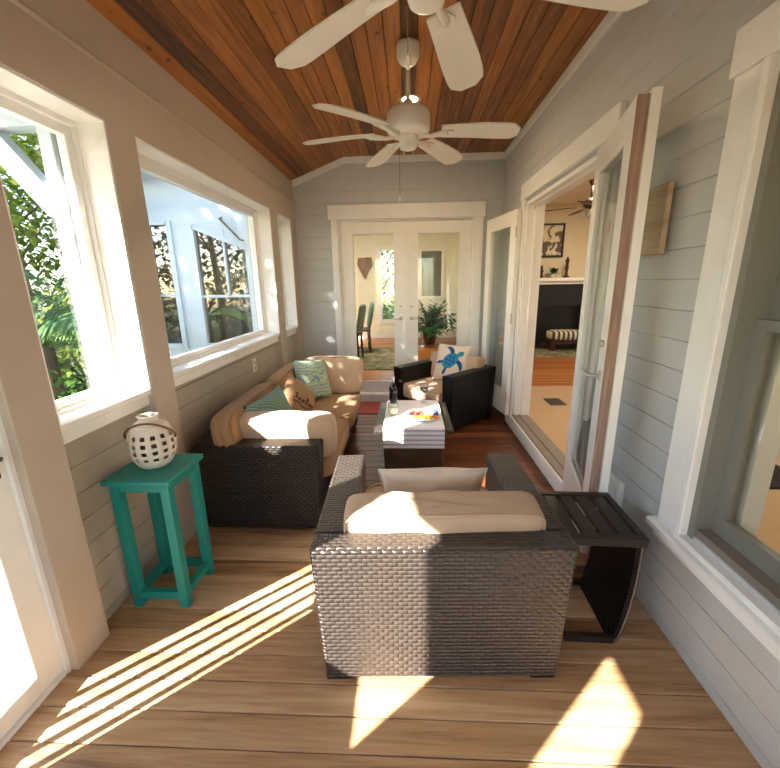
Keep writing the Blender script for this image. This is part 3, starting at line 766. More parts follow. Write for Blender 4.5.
# ------------------------------------------------------------------ wall fittings
o = thing('art_board', 'tan wooden board hung on the grey wall behind the open door leaf', 'wall art', (XR, 1.98, 1.745))
bm = BM(); chbox(bm, -.042, -.018, -.19, .19, -.14, .14, .003); obj('panel', bm, M['boardart'], o)
for y_ in (-.12, .09):
    bm = BM(); box(bm, -.018, 0, y_, y_ + .03, -.1, .1); obj('batten', bm, M['raw'], o)
o = thing('outlet_box', 'white weatherproof outlet box low on the grey right wall', 'outlet', (XR, 1.93, .405))
bm = BM(); chbox(bm, -.035, 0, -.085, .085, -.09, .09, .008); obj('cover', bm, M['plate'], o); bm = BM(); chbox(bm, -.042, -.034, -.05, .05, -.055, .055, .004); obj('flap', bm, M['plate'], o)
o = thing('wall_outlet', 'cream outlet plate on the grey siding above the sofa back', 'outlet', (XW, 3.42, .80))
bm = BM(); chbox(bm, 0, .008, -.04, .04, -.06, .06, .003); obj('cover_plate', bm, M['plate'], o)
bm = BM()
for z in (-.025, .025): chbox(bm, .007, .011, -.018, .018, z - .016, z + .016, .002)
obj('socket', bm, M['cream'], o)

# ------------------------------------------------------------------ rattan armchairs
def taper_panel(bm, x0, x1, y0, y1, z0, z1, dx0=0, dx1=0, dy0=0, dy1=0):
    """box whose foot is drawn in by dx0,dx1,dy0,dy1"""
    hexa(bm, [(x0 + dx0, y0 + dy0, z0), (x1 - dx1, y0 + dy0, z0), (x1 - dx1, y1 - dy1, z0), (x0 + dx0, y1 - dy1, z0), (x0, y0, z1), (x1, y0, z1), (x1, y1, z1), (x0, y1, z1)])
def armchair(loc, rz, label, W=.91, D=.80, H=.60, aw=.135, rat='rattan', seatm='tan', backm='tan', backtop=.70, bx=0):
    t = thing('armchair', label, 'armchair', loc, rz, 'dark rattan armchairs')
    w = W / 2; d = D / 2; b = .105
    bm = BM(); taper_panel(bm, -w, w, -d, -d + b, .018, H, .03, .03, .004, 0); obj('back_panel', bm, M[rat], t, bevel=.012)
    for s in (-1, 1):
        bm = BM(); x0, x1 = (-w, -w + aw) if s < 0 else (w - aw, w)
        taper_panel(bm, x0, x1, -d + b, d, .018, H, .03 if s < 0 else 0, .03 if s > 0 else 0, 0, .02); obj('arm', bm, M[rat], t, bevel=.012)
    bm = BM(); box(bm, -w + aw, w - aw, -d + b, d - .03, .07, .27); obj('seat_base', bm, M[rat], t, bevel=.008)
    for sx_ in (-1, 1):
        for sy_ in (-1, 1):
            bm = BM(); cx, cy = sx_ * (w - .078), sy_ * (d - .062)
            taper_panel(bm, cx - .05, cx + .05, cy - .05, cy + .05, 0, .03, .004, .004, .004, .004); obj('leg', bm, M['leg'], t)
    iw = W - 2 * aw
    c = obj('seat_cushion', puff(iw + .01, D - b + .02, .15, 8, 14, .012, 11), M[seatm], t, loc=(0, b / 2 + .01, .345))
    obj('piping', cushion_piping(iw + .01, D - b + .02, 'xy', .068), M[seatm], c)
    hb = backtop - .42
    c = obj('back_cushion', puff(iw + .10, .16, hb + .03, 10, 18, .014, 21 + int(rz * 10), .005), M[backm], t, loc=(bx, -d + b + .085, .42 + hb / 2), rot=(radians(9), 0, 0))
    obj('piping', cushion_piping(iw + .10, hb + .03, 'xz', -.07, 10), M[backm], c)
    return t
armchair((.108, 1.575, 0), radians(2.2), 'dark rattan armchair in the foreground with its woven back to the camera', W=.95, D=.79, backtop=.665, bx=.015, aw=.145)
armchair((.405, 4.275, 0), radians(135.5), 'nearly black rattan armchair in the far right corner turned towards the sofa', W=.84, D=.78, rat='rattan_black', backtop=.70)

# throw pillows
def place_throw(name, w, h, th, mat, loc, rot, label, group=None, piping=None):
    o = obj(name, throw(w, h, th), mat, loc=loc, rot=rot); tag(o, label, 'pillow', group)
    if piping: obj('piping', throw_piping(w, h), piping, o)
    return o
place_throw('lumbar_pillow', .50, .29, .12, M['light'], (.11, 1.70, .535), (radians(-22), 0, radians(182)), 'pale linen lumbar pillow on the foreground armchair seat', piping=M['light'])
place_throw('throw_pillow', .42, .40, .16, M['green_print'], (-.90, 3.56, .625), (radians(-20), radians(8), radians(62)), 'green and blue patterned pillow standing near the far arm of the sofa', 'patterned sofa pillows')
tp = place_throw('throw_pillow', .36, .36, .14, M['tan_dark'], (-.87, 2.93, .60), (radians(-24), radians(43), radians(56)), 'tan pillow with dark script tipped on its corner mid-sofa', 'patterned sofa pillows')
place_throw('throw_pillow', .40, .40, .15, M['blue_stripe'], (-.93, 2.53, .585), (radians(-18), radians(-8), radians(72)), 'blue-green striped pillow behind the near end bolster of the sofa', 'patterned sofa pillows')
# script strokes on the tan pillow
bm = BM()
def stroke(pts):
    tube(bm, [(x, throw_front(x, z, .36, .36, .14) - .002, z) for x, z in pts], .0035, 6)
for k in range(6):
    x0 = -.115 + k * .038; hgt = (.05, .022, .022, .05, .022, .03)[k]
    stroke([(x0 + .02 * sin(a) * .8 + .006 * a, -.03 + hgt * (1 - cos(a)) / 2) for a in [i * .45 for i in range(14)]])
stroke([(-.12 + i * .024, -.06 + .008 * sin(i)) for i in range(11)])
obj('script', bm, M['ink'], tp)['label'] = 'dark handwritten-style script'
# turtle pillow
tl = place_throw('turtle_pillow', .42, .42, .15, M['light'], (.50, 4.335, .625), (radians(-22), 0, radians(-32)), 'white pillow with a blue sea turtle on the far armchair', piping=M['light'])
def decal(poly_pts, lift, mat, name, parent, W_=.42, T_=.15):
    """thin printed patch following the pillow front"""
    b = BM(); cx = sum(p[0] for p in poly_pts) / len(poly_pts); cz = sum(p[1] for p in poly_pts) / len(poly_pts)
    rings = []
    for s in (1, .75, .5, .25):
        rings.append([b.verts.new((cx + (x - cx) * s, throw_front(cx + (x - cx) * s, cz + (z - cz) * s, W_, W_, T_) - lift, cz + (z - cz) * s)) for x, z in poly_pts])
    n = len(poly_pts)
    for p, q in zip(rings, rings[1:]):
        for i in range(n): b.faces.new((p[i], p[(i + 1) % n], q[(i + 1) % n], q[i]))
    b.faces.new(rings[-1]); 
    return obj(name, b, mat, parent)
def oval(cx, cz, a, b_, ang, n=24): return [(cx + a * cos(t) * cos(ang) - b_ * sin(t) * sin(ang), cz + a * cos(t) * sin(ang) + b_ * sin(t) * cos(ang)) for t in [2 * pi * i / n for i in range(n)]]
TA = radians(38); R2 = lambda x, z: (x * cos(TA) - z * sin(TA) + .0, x * sin(TA) + z * cos(TA) + .01)
shell = decal([R2(*p) for p in oval(0, 0, .105, .078, 0)], .002, M['blue'], 'turtle_shell', tl)
for a, b_, c in (((.135, 0), .038, .028),):
    p = R2(*a); decal(oval(p[0], p[1], b_, c, TA), .002, M['blue'], 'turtle_head', shell)
def flip(pts): decal([R2(*p) for p in pts], .003, M['blue_dark'], 'turtle_flipper', shell)
flip([(.05, .06), (.09, .05), (.10, .10), (.075, .15), (.03, .175), (.05, .12)])
flip([(.05, -.06), (.09, -.05), (.10, -.10), (.075, -.15), (.03, -.175), (.05, -.12)])
flip([(-.07, .05), (-.09, .03), (-.15, .06), (-.16, .09), (-.11, .08)])
flip([(-.07, -.05), (-.09, -.03), (-.15, -.06), (-.16, -.09), (-.11, -.08)])
for q in [(0, 0)] + [(.05 * cos(a), .04 * sin(a)) for a in [i * pi / 3 for i in range(6)]]:
    p = R2(*q); decal(oval(p[0], p[1], .02, .016, TA, 6), .0035, M['blue_dark'], 'shell_plate', shell)

# ------------------------------------------------------------------ sofa along the left wall
sf = thing('sofa', 'dark rattan sofa with tan cushions along the left wall under the windows', 'sofa', (-.90, 3.08, 0))
X0, X1, Y0, Y1, H = -.395, .375, -.97, .97, .578
bm = BM(); taper_panel(bm, X0, X1, Y0, Y0 + .13, .03, H, .01, .03, .0, 0); obj('arm', bm, M['rattan_sofa'], sf, bevel=.012)
bm = BM(); taper_panel(bm, X0, X1, Y1 - .13, Y1, .03, H, .01, .03, 0, .02); obj('arm', bm, M['rattan_sofa'], sf, bevel=.012)
bm = BM(); taper_panel(bm, X0, X0 + .13, Y0 + .13, Y1 - .13, .03, H, .01, 0, 0, 0); obj('back_panel', bm, M['rattan_sofa'], sf, bevel=.012)
bm = BM(); box(bm, X0 + .13, X1 - .04, Y0 + .13, Y1 - .13, .05, .28); obj('seat_base', bm, M['rattan_sofa'], sf, bevel=.008)
for a in (X0 + .07, X1 - .09):
    for b in (Y0 + .08, Y1 - .08):
        bm = BM(); box(bm, a - .04, a + .04, b - .04, b + .04, 0, .035); obj('leg', bm, M['leg'], sf)
sl = (Y1 - Y0 - .26) / 2
for k in (0, 1):
    cy = Y0 + .13 + sl * (k + .5)
    c = obj('seat_cushion', puff(.70, sl - .005, .15, 8, 14, .012, 31 + k), M['tan_dark'], sf, loc=(.07, cy, .355)); obj('piping', cushion_piping(.70, sl - .005, 'xy', .068), M['tan_dark'], c)
    c = obj('back_cushion', puff(.16, sl - .01 + .11 * (1 - k), .33, 7, 14, .022, 41 + k, .005), M['tan_dark'], sf, loc=(X0 + .185, cy - .055 * (1 - k), .585), rot=(0, radians(-8), 0))
    bmx = cushion_piping(sl - .01 + .11 * (1 - k), .33, 'xz', .07, 6); bmesh.ops.rotate(bmx, verts=bmx.verts, matrix=Matrix.Rotation(-pi / 2, 3, 'Z')); obj('piping', bmx, M['tan_dark'], c)
c = obj('arm_cushion', puff(.70, .15, .27, 8, 14, .014, 51, .004), M['tan'], sf, loc=(.085, Y0 + .205, .575), rot=(radians(6), 0, 0)); obj('piping', cushion_piping(.70, .27, 'xz', -.062, 6), M['tan'], c)
c = obj('arm_cushion', puff(.60, .15, .36, 7, 14, .02, 52, .005), M['tan'], sf, loc=(.14, Y1 - .21, .61), rot=(radians(-10), 0, 0)); obj('piping', cushion_piping(.60, .36, 'xz', -.062, 6), M['tan'], c)

# ------------------------------------------------------------------ end table beside the foreground chair
et = thing('end_table', 'dark slatted end table between the foreground armchair and the right wall', 'side table', (.775, 1.55, 0), radians(-2))
def bowed_panel(s):
    bm = BM(); n = 10; pts = []
    for i in range(n + 1):
        f = i / n; z = .0 + .49 * f; x = .115 + .048 * f ** .6 + .012 * sin(pi * f); pts.append((s * x, z))
    poly = pts + [(x - s * .03, z) for x, z in reversed(pts)]
    prism(bm, poly, -.17, .17, lambda a, b, c: (a, c, b)); return bm
for s in (-1, 1):
    p = obj('side_panel', bowed_panel(s), M['rattan_black'], et)
    for y in (-.172, .172):
        bm = BM(); tube(bm, [(s * (.115 + .048 * (i / 10) ** .6 + .012 * sin(pi * i / 10) - .008), y, .49 * i / 10) for i in range(11)], .004, 6); obj('piping', bm, M['chain'], p)
bm = BM()
for a, b, c, e in ((-.175, .175, -.18, -.145), (-.175, .175, .145, .18), (-.175, -.145, -.145, .145), (.145, .175, -.145, .145)): chbox(bm, a, b, c, e, .475, .515, .004)
obj('top_frame', bm, M['darkmetal'], et)
for i in range(4):
    x = -.145 + .0725 * i; bm = BM(); chbox(bm, x + .007, x + .0655, -.145, .145, .492, .510, .003); obj('slat', bm, M['darkmetal'], et)
for y in (-.165, .165):
    bm = BM(); box(bm, -.10, .10, y - .012, y + .012, .0, .03); obj('base_rail', bm, M['darkmetal'], et)

# ------------------------------------------------------------------ coffee table and what is on it
ct = thing('coffee_table', 'brown rattan coffee table in the middle of the porch under a white runner', 'coffee table', (.042, 3.12, 0))
bm = BM(); taper_panel(bm, -.235, .235, -.355, .355, .02, .40, .01, .01, .01, .01); obj('base', bm, M['table_rattan'], ct, bevel=.008)
bm = BM(); box(bm, -.235, .235, -.36, .36, .40, .438); obj('tabletop', bm, M['table_rattan'], ct, bevel=.006)
for s in (-1, 1):
    bm = BM(); a, b = (s * .236, s * .305); box(bm, min(a, b), max(a, b), -.33, .40, .385, .415); obj('side_ledge', bm, M['rattan'], ct, bevel=.006)
bm = BM(); prism(bm, [(-.372, .285), (-.366, .285), (-.366, .436), (-.36, .4395), (.355, .4395), (.355, .4455), (-.362, .4455), (-.372, .437)], -.232, .232, lambda a, b, c: (c, a, b))
tag(obj('table_runner', bm, M['runner'], loc=(.042, 3.12, 0)), 'white runner with lilac stripes draped over the front of the coffee table', 'runner')
ZT = .4457
bm = BM(); lathe(bm, [(.05, 0), (.075, .004), (.13, .014), (.15, .02), (.15, .024), (.128, .018), (.07, .008)], 36)
tag(obj('serving_plate', bm, M['porcelain'], loc=(.115, 3.0, ZT)), 'pale serving plate of snacks on the coffee table', 'plate')
rnd = random.Random(9)
def snack(name, mat, shape, xy, label, cat, group, rz=0):
    bm = BM()
    if shape == 'wedge':
        n = 8; prism(bm, [(.034 * cos(pi * i / n), .034 * sin(pi * i / n)) for i in range(n + 1)], 0, .016)
    elif shape == 'berry': lathe(bm, [(.004, 0), (.014, .004), (.018, .014), (.014, .026), (.004, .032)], 12)
    elif shape == 'cracker': chbox(bm, -.021, .021, -.021, .021, 0, .006, .002)
    elif shape == 'cube': chbox(bm, -.012, .012, -.012, .012, 0, .02, .003)
    r = math.hypot(xy[0], xy[1]); z = .0085 if r < .07 else .0085 + (r - .07) * .16
    o = obj(name, bm, mat, loc=(.115 + xy[0], 3.0 + xy[1], ZT + z + .002), rot=(0, 0, rz), bevel=.002); tag(o, label, cat, group)
mo = simple('orange_flesh', rgb(236, 128, 28), .4); mr = simple('berry_red', rgb(186, 36, 34), .35); mc = simple('cracker', rgb(214, 168, 100), .8); mg = simple('cheese', rgb(240, 214, 130), .5); mb = simple('blueberry', rgb(52, 70, 104), .5)
for i in range(5): snack('orange_wedge', mo, 'wedge', (-.02 + .038 * i - .02, -.06 + .016 * (i % 2)), 'orange fruit wedge on the front of the serving plate', 'fruit', 'orange wedges on the plate', .5 * i)
for i in range(5): snack('strawberry', mr, 'berry', (-.10 + .024 * i, .01 + .03 * (i % 2)), 'small red berry on the left of the serving plate', 'fruit', 'red berries on the plate')
for i in range(5): snack('cracker', mc, 'cracker', (-.07 + .05 * (i % 3), .075 + .04 * (i // 3)), 'square golden cracker at the back of the serving plate', 'cracker', 'crackers on the plate', .3 * i)
for i in range(5): snack('cheese_cube', mg, 'cube', (.02 + .03 * (i % 3), .0 + .032 * (i // 3)), 'pale yellow cheese cube in the middle of the serving plate', 'cheese', 'cheese cubes on the plate', .4 * i)
for i in range(5): snack('blueberry', mb, 'berry', (.095 + .018 * (i % 2), -.03 + .025 * i), 'small dark blue berry on the right of the serving plate', 'fruit', 'blue berries on the plate')
g = thing('stemless_glass', 'clear stemless glass of pale yellow drink at the left of the coffee table', 'glass', (-.125, 3.07, ZT))
bm = BM(); lathe(bm, [(.028, 0), (.036, .006), (.043, .04), (.042, .08), (.037, .115), (.0355, .115), (.0405, .08), (.0415, .04), (.034, .009), (.01, .007)], 28, cap=False); bm.faces.new([v for v in bm.verts[:28]]); obj('tumbler', bm, M['drink_glass'], g)
bm = BM(); lathe(bm, [(.02, .0095), (.033, .011), (.0405, .04), (.0402, .062)], 28); obj('drink', bm, simple('pale_drink', rgb(236, 222, 150), .1), g)
g = thing('wine_glass', 'stemmed glass of red wine near the far end of the coffee table', 'glass', (.145, 3.40, ZT))
bm = BM(); lathe(bm, [(.034, 0), (.034, .003), (.006, .008), (.004, .03), (.004, .08), (.012, .09), (.034, .115), (.04, .145), (.033, .19), (.032, .19), (.0385, .145), (.032, .117), (.01, .094)], 28); obj('bowl', bm, M['drink_glass'], g)
bm = BM(); lathe(bm, [(.008, .0955), (.031, .119), (.036, .138)], 28); obj('wine', bm, simple('red_wine', rgb(70, 8, 18), .1), g)
g = thing('wine_bottle', 'dark wine bottle with pale foil top behind the stemless glass', 'bottle', (-.135, 3.40, ZT))
bm = BM(); lathe(bm, [(.03, 0), (.036, .004), (.0365, .13), (.032, .155), (.016, .18), (.0135, .20), (.0135, .205)], 24); obj('bottle_body', bm, simple('bottle_glass', rgb(22, 16, 20), .12), g)
bm = BM(); lathe(bm, [(.0145, .185), (.0148, .24), (.012, .243)], 20); obj('foil', bm, simple('foil', rgb(206, 200, 204), .35, .5), g)
# mat by the back step
bm = BM(); chbox(bm, -.68, -.30, 4.38, 4.84, 0, .012, .003); tag(obj('door_mat', bm, M['pink']), 'faded red mat on the floor before the back glass doors', 'mat')

# ------------------------------------------------------------------ teal stand and lantern
ts = thing('plant_stand', 'tall teal painted wooden stand beside the sofa holding the lantern', 'stand', (-1.195, 1.635, 0))
a, b = .115, .11
bm = BM(); chbox(bm, -.155, .155, -.15, .15, .655, .68, .004); obj('tabletop', bm, M['teal'], ts)
for s in (-1, 1):
    for q in (-1, 1):
        bm = BM(); box(bm, s * a - .021, s * a + .021, q * b - .021, q * b + .021, 0, .656); obj('leg', bm, M['teal'], ts, bevel=.003)
bm = BM()
for s in (-1, 1):
    box(bm, -a + .02, a - .02, s * b - .014, s * b + .014, .615, .655); box(bm, s * a - .014, s * a + .014, -b + .02, b - .02, .615, .655)
obj('apron', bm, M['teal'], ts)
bm = BM()
for s in (-1, 1):
    box(bm, -a + .02, a - .02, s * b - .016, s * b + .016, .045, .085); box(bm, s * a - .016, s * a + .016, -b + .02, b - .02, .045, .085)
obj('stretcher', bm, M['teal'], ts, bevel=.002)
ln = thing('lantern', 'cream ceramic lantern with square holes and a brown handle on the teal stand', 'lantern', (-1.205, 1.66, .68), radians(12))
def body_r(z):   # profile of the jar
    pr = [(0, .058), (.012, .072), (.06, .098), (.11, .104), (.16, .097), (.20, .076), (.215, .060)]
    for (z0, r0), (z1, r1) in zip(pr, pr[1:]):
        if z <= z1: 
            f = (z - z0) / (z1 - z0); return r0 + (r1 - r0) * f
    return pr[-1][1]
bm = BM(); N = 14; zs = [0, .006, .014, .024]
for k in range(4): zs += [.045 + k * .036, .045 + k * .036 + .019]
zs += [.185, .2, .212]; NA = N * 4; grid = []
for z in zs: grid.append([bm.verts.new((body_r(z) * cos(2 * pi * i / NA), body_r(z) * sin(2 * pi * i / NA), z)) for i in range(NA)])
for r in range(len(zs) - 1):
    hole_row = .044 < zs[r] < .16 and abs(zs[r + 1] - zs[r] - .019) < 1e-4
    for i in range(NA):
        if hole_row and i % 4 in (1, 2): continue
        f = bm.faces.new((grid[r][i], grid[r][(i + 1) % NA], grid[r + 1][(i + 1) % NA], grid[r + 1][i])); f.smooth = True
bm.faces.new(list(reversed(grid[0])))
o = obj('body', bm, M['ceramic'], ln); m_ = o.modifiers.new('Thick', 'SOLIDIFY'); m_.thickness = .007; m_.offset = -1
bm = BM(); lathe(bm, [(.058, .205), (.062, .213), (.048, .221), (.042, .228), (.042, .24), (.047, .247), (.041, .249), (.036, .24), (.036, .213)], 28, cap=False); obj('neck', bm, M['ceramic'], ln)
bm = BM(); lathe(bm, [(.066, .008), (.068, .16), (.06, .168), (.004, .162)], 24); obj('dark_filler', bm, M['inside'], ln)  # added brown filler, puts the inner shade behind the holes
bm = BM(); P = []
for i in range(15):
    t_ = pi * i / 14; P.append((-.112 * cos(t_) * (1.0 if i not in (0, 14) else .92), -.05 * sin(t_) - .0, .135 + .085 * sin(t_)))
tube(bm, P, .0055, 8); obj('handle', bm, M['rope'], ln)

# ------------------------------------------------------------------ outside
bm = BM(); box(bm, -40, -1.58, -30, 40, -.7, -.6); box(bm, -1.58, 30, 10.5, 40, -.7, -.6); box(bm, 6.4, 30, -30, 10.5, -.7, -.6); box(bm, -1.58, 6.4, -30, -1.9, -.7, -.6); struct('ground', bm, M['grass'])
bm = BM(); x = -3.2
while x < -1.6:
    chbox(bm, x, x + .135, -1.2, 1.8, -.05, -.02, .003); x += .14
struct('floor_landing', bm, M['deckout'])
bm = BM()
for x_ in (-3.1, -1.72):
    for y_ in (-1.1, .3, 1.7): box(bm, x_ - .05, x_ + .05, y_ - .05, y_ + .05, -.6, -.05)
struct('trim_30', bm, M['white_ext'])
RX = -1.60
rg = thing('porch_railing', 'white railing with slim balusters just outside the left glass door', 'railing', (RX, 0, -.02))
bm = BM(); chbox(bm, -.03, .03, -1.0, 1.0, 1.0, 1.04, .005); obj('top_rail', bm, M['white_ext'], rg)
bm = BM(); box(bm, -.02, .02, -1.0, 1.0, .08, .12); obj('bottom_rail', bm, M['white_ext'], rg)
for i in range(20):
    y = .882 - .092 * i; bm = BM(); box(bm, -.010, .010, y - .010, y + .010, .10, 1.0); obj('baluster', bm, M['white_ext'], rg)
for y in (-1.0, 1.0):
    bm = BM(); box(bm, -.035, .035, y - .035, y + .035, 0, 1.08); obj('post', bm, M['white_ext'], rg)
# eave bracket by the second post
eb = thing('eave_bracket', 'white outside post with a diagonal brace seen through the left window', 'bracket', (-1.60, 1.95, 0))
bm = BM(); box(bm, -.06, 0.0, -.045, .045, -.6, 2.29); obj('upright', bm, M['white_ext'], eb)
bm = BM(); box(bm, -.36, -.06, -.045, .045, 2.21, 2.29); obj('top_arm', bm, M['white_ext'], eb)
bm = BM(); beam(bm, (-.06, 0, 1.86), (-.34, 0, 2.22), .09, .07, (0, 1, 0)); obj('brace', bm, M['white_ext'], eb)

def leafy(bm, c, rad, n, size, rnd, mind=.35):
    for _ in range(n):
        while True:
            v = Vector((rnd.uniform(-1, 1), rnd.uniform(-1, 1), rnd.uniform(-1, 1)))
            if mind < v.length < 1: break
        p = Vector((c[0] + v.x * rad[0], c[1] + v.y * rad[1], c[2] + v.z * rad[2]))
        a, e = rnd.uniform(0, 2 * pi), rnd.uniform(-.6, .8); L = size * rnd.uniform(.6, 1.3)
        leaf(bm, p, (cos(a), sin(a), e), L, L * .5, .4, 2)
def shrub(name, loc, rad, n, size, mat, label, seed, group='garden shrubs outside the left windows'):
    rnd = random.Random(seed); t = thing(name, label, 'shrub', loc, 0, group)
    bm = BM()
    for k in range(6):
        a = rnd.uniform(0, 2 * pi); tube(bm, [(0, 0, 0), (cos(a) * rad[0] * .3, sin(a) * rad[1] * .3, rad[2] * .8), (cos(a) * rad[0] * .6, sin(a) * rad[1] * .6, rad[2] * 1.5)], [.03, .02, .008], 6)
    obj('stem', bm, M['bark'], t)
    bm = BM(); leafy(bm, (0, 0, rad[2] * 1.05), rad, n, size, rnd, .2); obj('foliage', bm, M[mat], t, fixn=False)
def tree(loc, h, crown, n, size, mat, label, seed, tr=.12, group='trees beyond the left windows'):
    rnd = random.Random(seed); t = thing('tree', label, 'tree', loc, 0, group)
    bm = BM(); tube(bm, [(0, 0, 0), (.1, .05, h * .4), (-.05, .1, h)], [tr, tr * .8, tr * .3], 10)
    for k in range(7):
        a = 2 * pi * k / 7; z = h * rnd.uniform(.6, .95); tube(bm, [(0, .05, z), (cos(a) * crown[0] * .4, sin(a) * crown[1] * .4, z + crown[2] * .35), (cos(a) * crown[0] * .75, sin(a) * crown[1] * .75, z + crown[2] * .4)], [tr * .35, tr * .2, .01], 6)
    obj('trunk', bm, M['bark'], t)
    bm = BM(); leafy(bm, (0, 0, h + crown[2] * .25), crown, n, size, rnd, .3); obj('foliage', bm, M[mat], t, fixn=False)
def palm(loc, h, n, L, label, seed):
    rnd = random.Random(seed); t = thing('palm', label, 'palm', loc, 0, 'palms outside the left windows')
    bm = BM(); tube(bm, [(0, 0, 0), (.03, .0, h * .5), (0, 0.02, h)], [.11, .09, .08], 10); obj('trunk', bm, M['bark'], t)
    for i in range(n):
        a = 2 * pi * i / n + rnd.uniform(-.2, .2); el = rnd.uniform(.25, 1.2); d = Vector((cos(a) * cos(el), sin(a) * cos(el), sin(el))); q = Vector((0, 0, h)); bm = BM(); P = [q.copy()]
        for k in range(16):
            q = q + d * L / 16; d = (d + Vector((0, 0, -.085))).normalized(); P.append(q.copy())
            if k > 1:
                s = d.cross(Vector((0, 0, 1))).normalized()
                for sg in (-1, 1):
                    for o_ in (0, .5): leaf(bm, q + d * o_ * L / 16, d * .75 + s * sg + Vector((0, 0, -.1)), L * .3 * sin(pi * (k + 2) / 20), .028, .5, 3)
        tube(bm, P, [.014 - .0007 * j for j in range(17)], 5); obj('frond', bm, M['palm'], t, fixn=False)
palm((-3.5, 3.55, -.6), 1.55, 14, 1.3, 'spreading palm with drooping fronds just outside the left window', 2)
shrub('shrub', (-4.35, 4.5, -.6), (.5, .42, .62), 800, .13, 'leaf', 'low grey-green shrub just behind the nearest palm', 16)
palm((-6.9, 7.4, -.6), 1.9, 12, 1.4, 'taller palm farther back in the left window', 5)
shrub('shrub', (-2.9, 2.72, -.6), (.5, .42, .78), 1000, .12, 'leaf', 'low dark green shrub close under the left window', 11)
shrub('shrub', (-5.0, 5.95, -.6), (.8, .75, 1.1), 1300, .15, 'leaf_light', 'yellow-green shrub between the two palms in the left window', 12)
shrub('shrub', (-6.6, 4.1, -.6), (.8, .8, 1.2), 1300, .16, 'leaf', 'dense green shrub left of the yellow-green one', 13)
shrub('shrub', (-4.9, 8.4, -.6), (.9, 1.0, 1.5), 1500, .17, 'leaf', 'dense green shrub beside the corner of the white wing', 14)
tree((-9.8, 9.8, -.6), 4.2, (2.3, 2.3, 2.4), 5200, .25, 'leaf_light', 'sunlit yellow-green tree high in the left window', 21)
tree((-10.0, 5.4, -.6), 3.4, (1.9, 1.9, 2.2), 3000, .24, 'leaf', 'green tree at the left edge of the left window', 23)
tree((-4.5, .95, -.6), 4.3, (1.0, 1.55, 1.0), 1450, .20, 'leaf', 'tree beside the porch landing shading the long window', 24, .11)
tree((-7.6, .65, -.6), 6.0, (2.3, 1.35, 1.7), 4200, .24, 'leaf', 'tall tree farther out on the lawn shading the white wing', 26, .13)
def hedge(loc, rz, half, depth, h, n, label, seed):
    hd = thing('hedge', label, 'hedge', loc, rz, 'tall hedges round the garden'); rnd = random.Random(seed)
    bm = BM()
    for _ in range(n):
        a = rnd.uniform(0, 2 * pi); L = rnd.uniform(.22, .45); x_ = rnd.uniform(-half, half)
        leaf(bm, (x_, rnd.uniform(-depth, depth), rnd.uniform(0, h + .6 * sin(x_ * 1.7) + .4 * sin(x_ * 4.1))), (cos(a), sin(a), rnd.uniform(-.6, .8)), L, L * .6, .4, 2)
    obj('foliage', bm, M['leaf'], hd, fixn=False)
    k = int(half * 2 / 2.8)
    for q in range(k + 1):
        x_ = -half + .6 + q * (2 * half - 1.2) / k; bm = BM(); tube(bm, [(x_, 0, 0), (x_, .1, h * .45), (x_, 0, h * .85)], [.12, .1, .03], 8); obj('trunk', bm, M['bark'], hd)
hedge((-13.5, 13.5, -.6), radians(45), 8, 1.0, 7.5, 9500, 'tall dark green hedge closing the back of the garden', 31)
hedge((-10.5, -9.5, -.6), radians(-52), 8.5, .9, 6.6, 9000, 'tall dark green hedge beyond the landing, mirrored in the wing window', 32)
tree((-1.2, 15.5, -.6), 2.6, (2.6, 1.8, 2.4), 2600, .26, 'leaf_light', 'bright green tree seen through the sunroom far window', 25, .14, 'trees behind the sunroom')
shrub('shrub', (-.6, 13.2, -.6), (1.5, .8, .9), 1200, .18, 'leaf_light', 'bright bush low outside the sunroom far window', 15, 'bushes behind the sunroom')

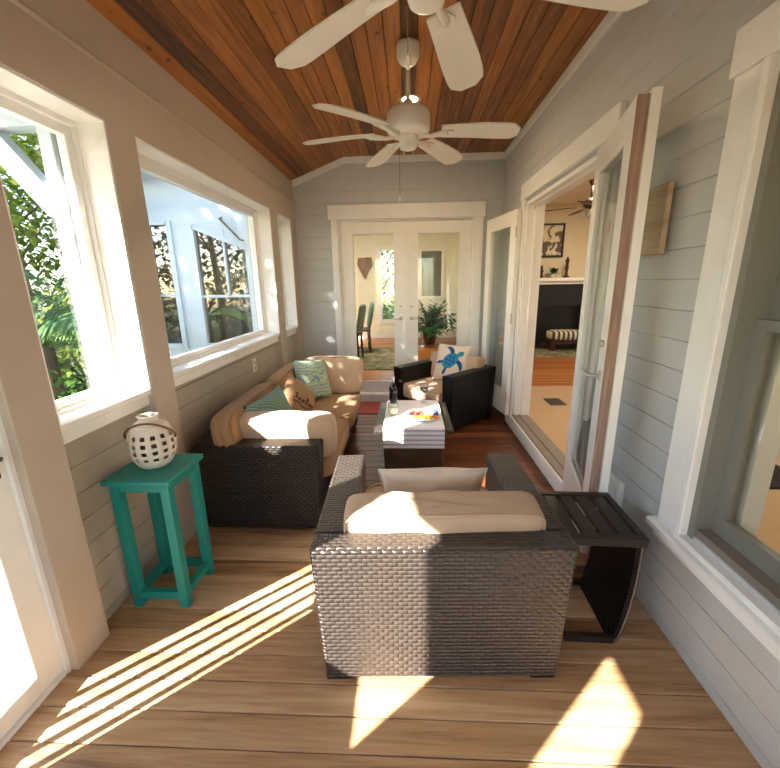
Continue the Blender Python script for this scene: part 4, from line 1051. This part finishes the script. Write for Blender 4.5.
# ------------------------------------------------------------------ light
w = bpy.data.worlds.new('World'); scene.world = w; w.use_nodes = True; nt = w.node_tree; nt.nodes.clear()
sk = nt.nodes.new('ShaderNodeTexSky'); sk.sky_type = 'NISHITA'; sk.sun_disc = False; sk.sun_elevation = radians(33); sk.sun_rotation = radians(228); sk.air_density = 1.0; sk.dust_density = .7
bg = nt.nodes.new('ShaderNodeBackground'); bg.inputs[1].default_value = .50
ou = nt.nodes.new('ShaderNodeOutputWorld'); nt.links.new(sk.outputs[0], bg.inputs[0]); nt.links.new(bg.outputs[0], ou.inputs[0])
sd = Vector((1, .9, -.85)).normalized()
ld = bpy.data.lights.new('sun', 'SUN'); ld.energy = 24; ld.angle = radians(.55); ld.color = (1, .97, .92)
so = bpy.data.objects.new('sun', ld); COL.objects.link(so); so.rotation_euler = sd.to_track_quat('-Z', 'Y').to_euler(); so.location = (-8, -6, 8)
def lamp(name, loc, size, e, col=(1, .84, .64)):
    l = bpy.data.lights.new(name, 'AREA'); l.shape = 'DISK'; l.size = size; l.energy = e; l.color = col
    o = bpy.data.objects.new(name, l); COL.objects.link(o); o.location = loc
lamp('house_fill', (3.2, 7.0, HZ - .03), .5, 24); lamp('house_fill', (3.0, 3.8, HZ - .03), .5, 22); lamp('house_fill', (3.2, 1.6, HZ - .03), .5, 13)  # ceiling fill lights added to brighten the house, no fixtures
lamp('sunroom_fill', (-.8, 8.0, SZ - .03), .5, 30, (1, .92, .8))  # fill light added for the sunroom, no fixture there
lamp('recessed_lamp', (.025, 3.53, ZC - .012), .1, 6, (1, .75, .45))

# ------------------------------------------------------------------ camera
cam = bpy.data.cameras.new('camera'); co_ = bpy.data.objects.new('camera', cam); COL.objects.link(co_); scene.camera = co_
R0 = ((0.998731, 0.043989, -0.015785), None, None)
p, yv, r = radians(14.463), radians(-2.734), radians(-0.928)
Rz = Matrix(((cos(yv), sin(yv), 0), (-sin(yv), cos(yv), 0), (0, 0, 1)))
Mc = Matrix(((1, 0, 0), (0, sin(p), cos(p)), (0, cos(p), -sin(p)))) @ Rz.transposed()
Mr = Matrix(((cos(r), sin(r), 0), (-sin(r), cos(r), 0), (0, 0, 1))) @ Mc
rt, up, fw_ = Mr[0], Mr[1], Mr[2]
m4 = Matrix(((rt[0], up[0], -fw_[0], 0), (rt[1], up[1], -fw_[1], 0), (rt[2], up[2], -fw_[2], 1.5), (0, 0, 0, 1)))
co_.matrix_world = m4
cam.sensor_width = 36; cam.lens = 389.7 / 780 * 36; cam.clip_start = .02; cam.clip_end = 200
vs = scene.view_settings; vs.view_transform = 'Standard'; vs.look = 'None'; vs.gamma = 1; vs.use_curve_mapping = False; vs.exposure = 1.1
scene.cycles.use_denoising = True
scene.cycles.max_bounces = 10; scene.cycles.diffuse_bounces = 6; scene.cycles.transparent_max_bounces = 16
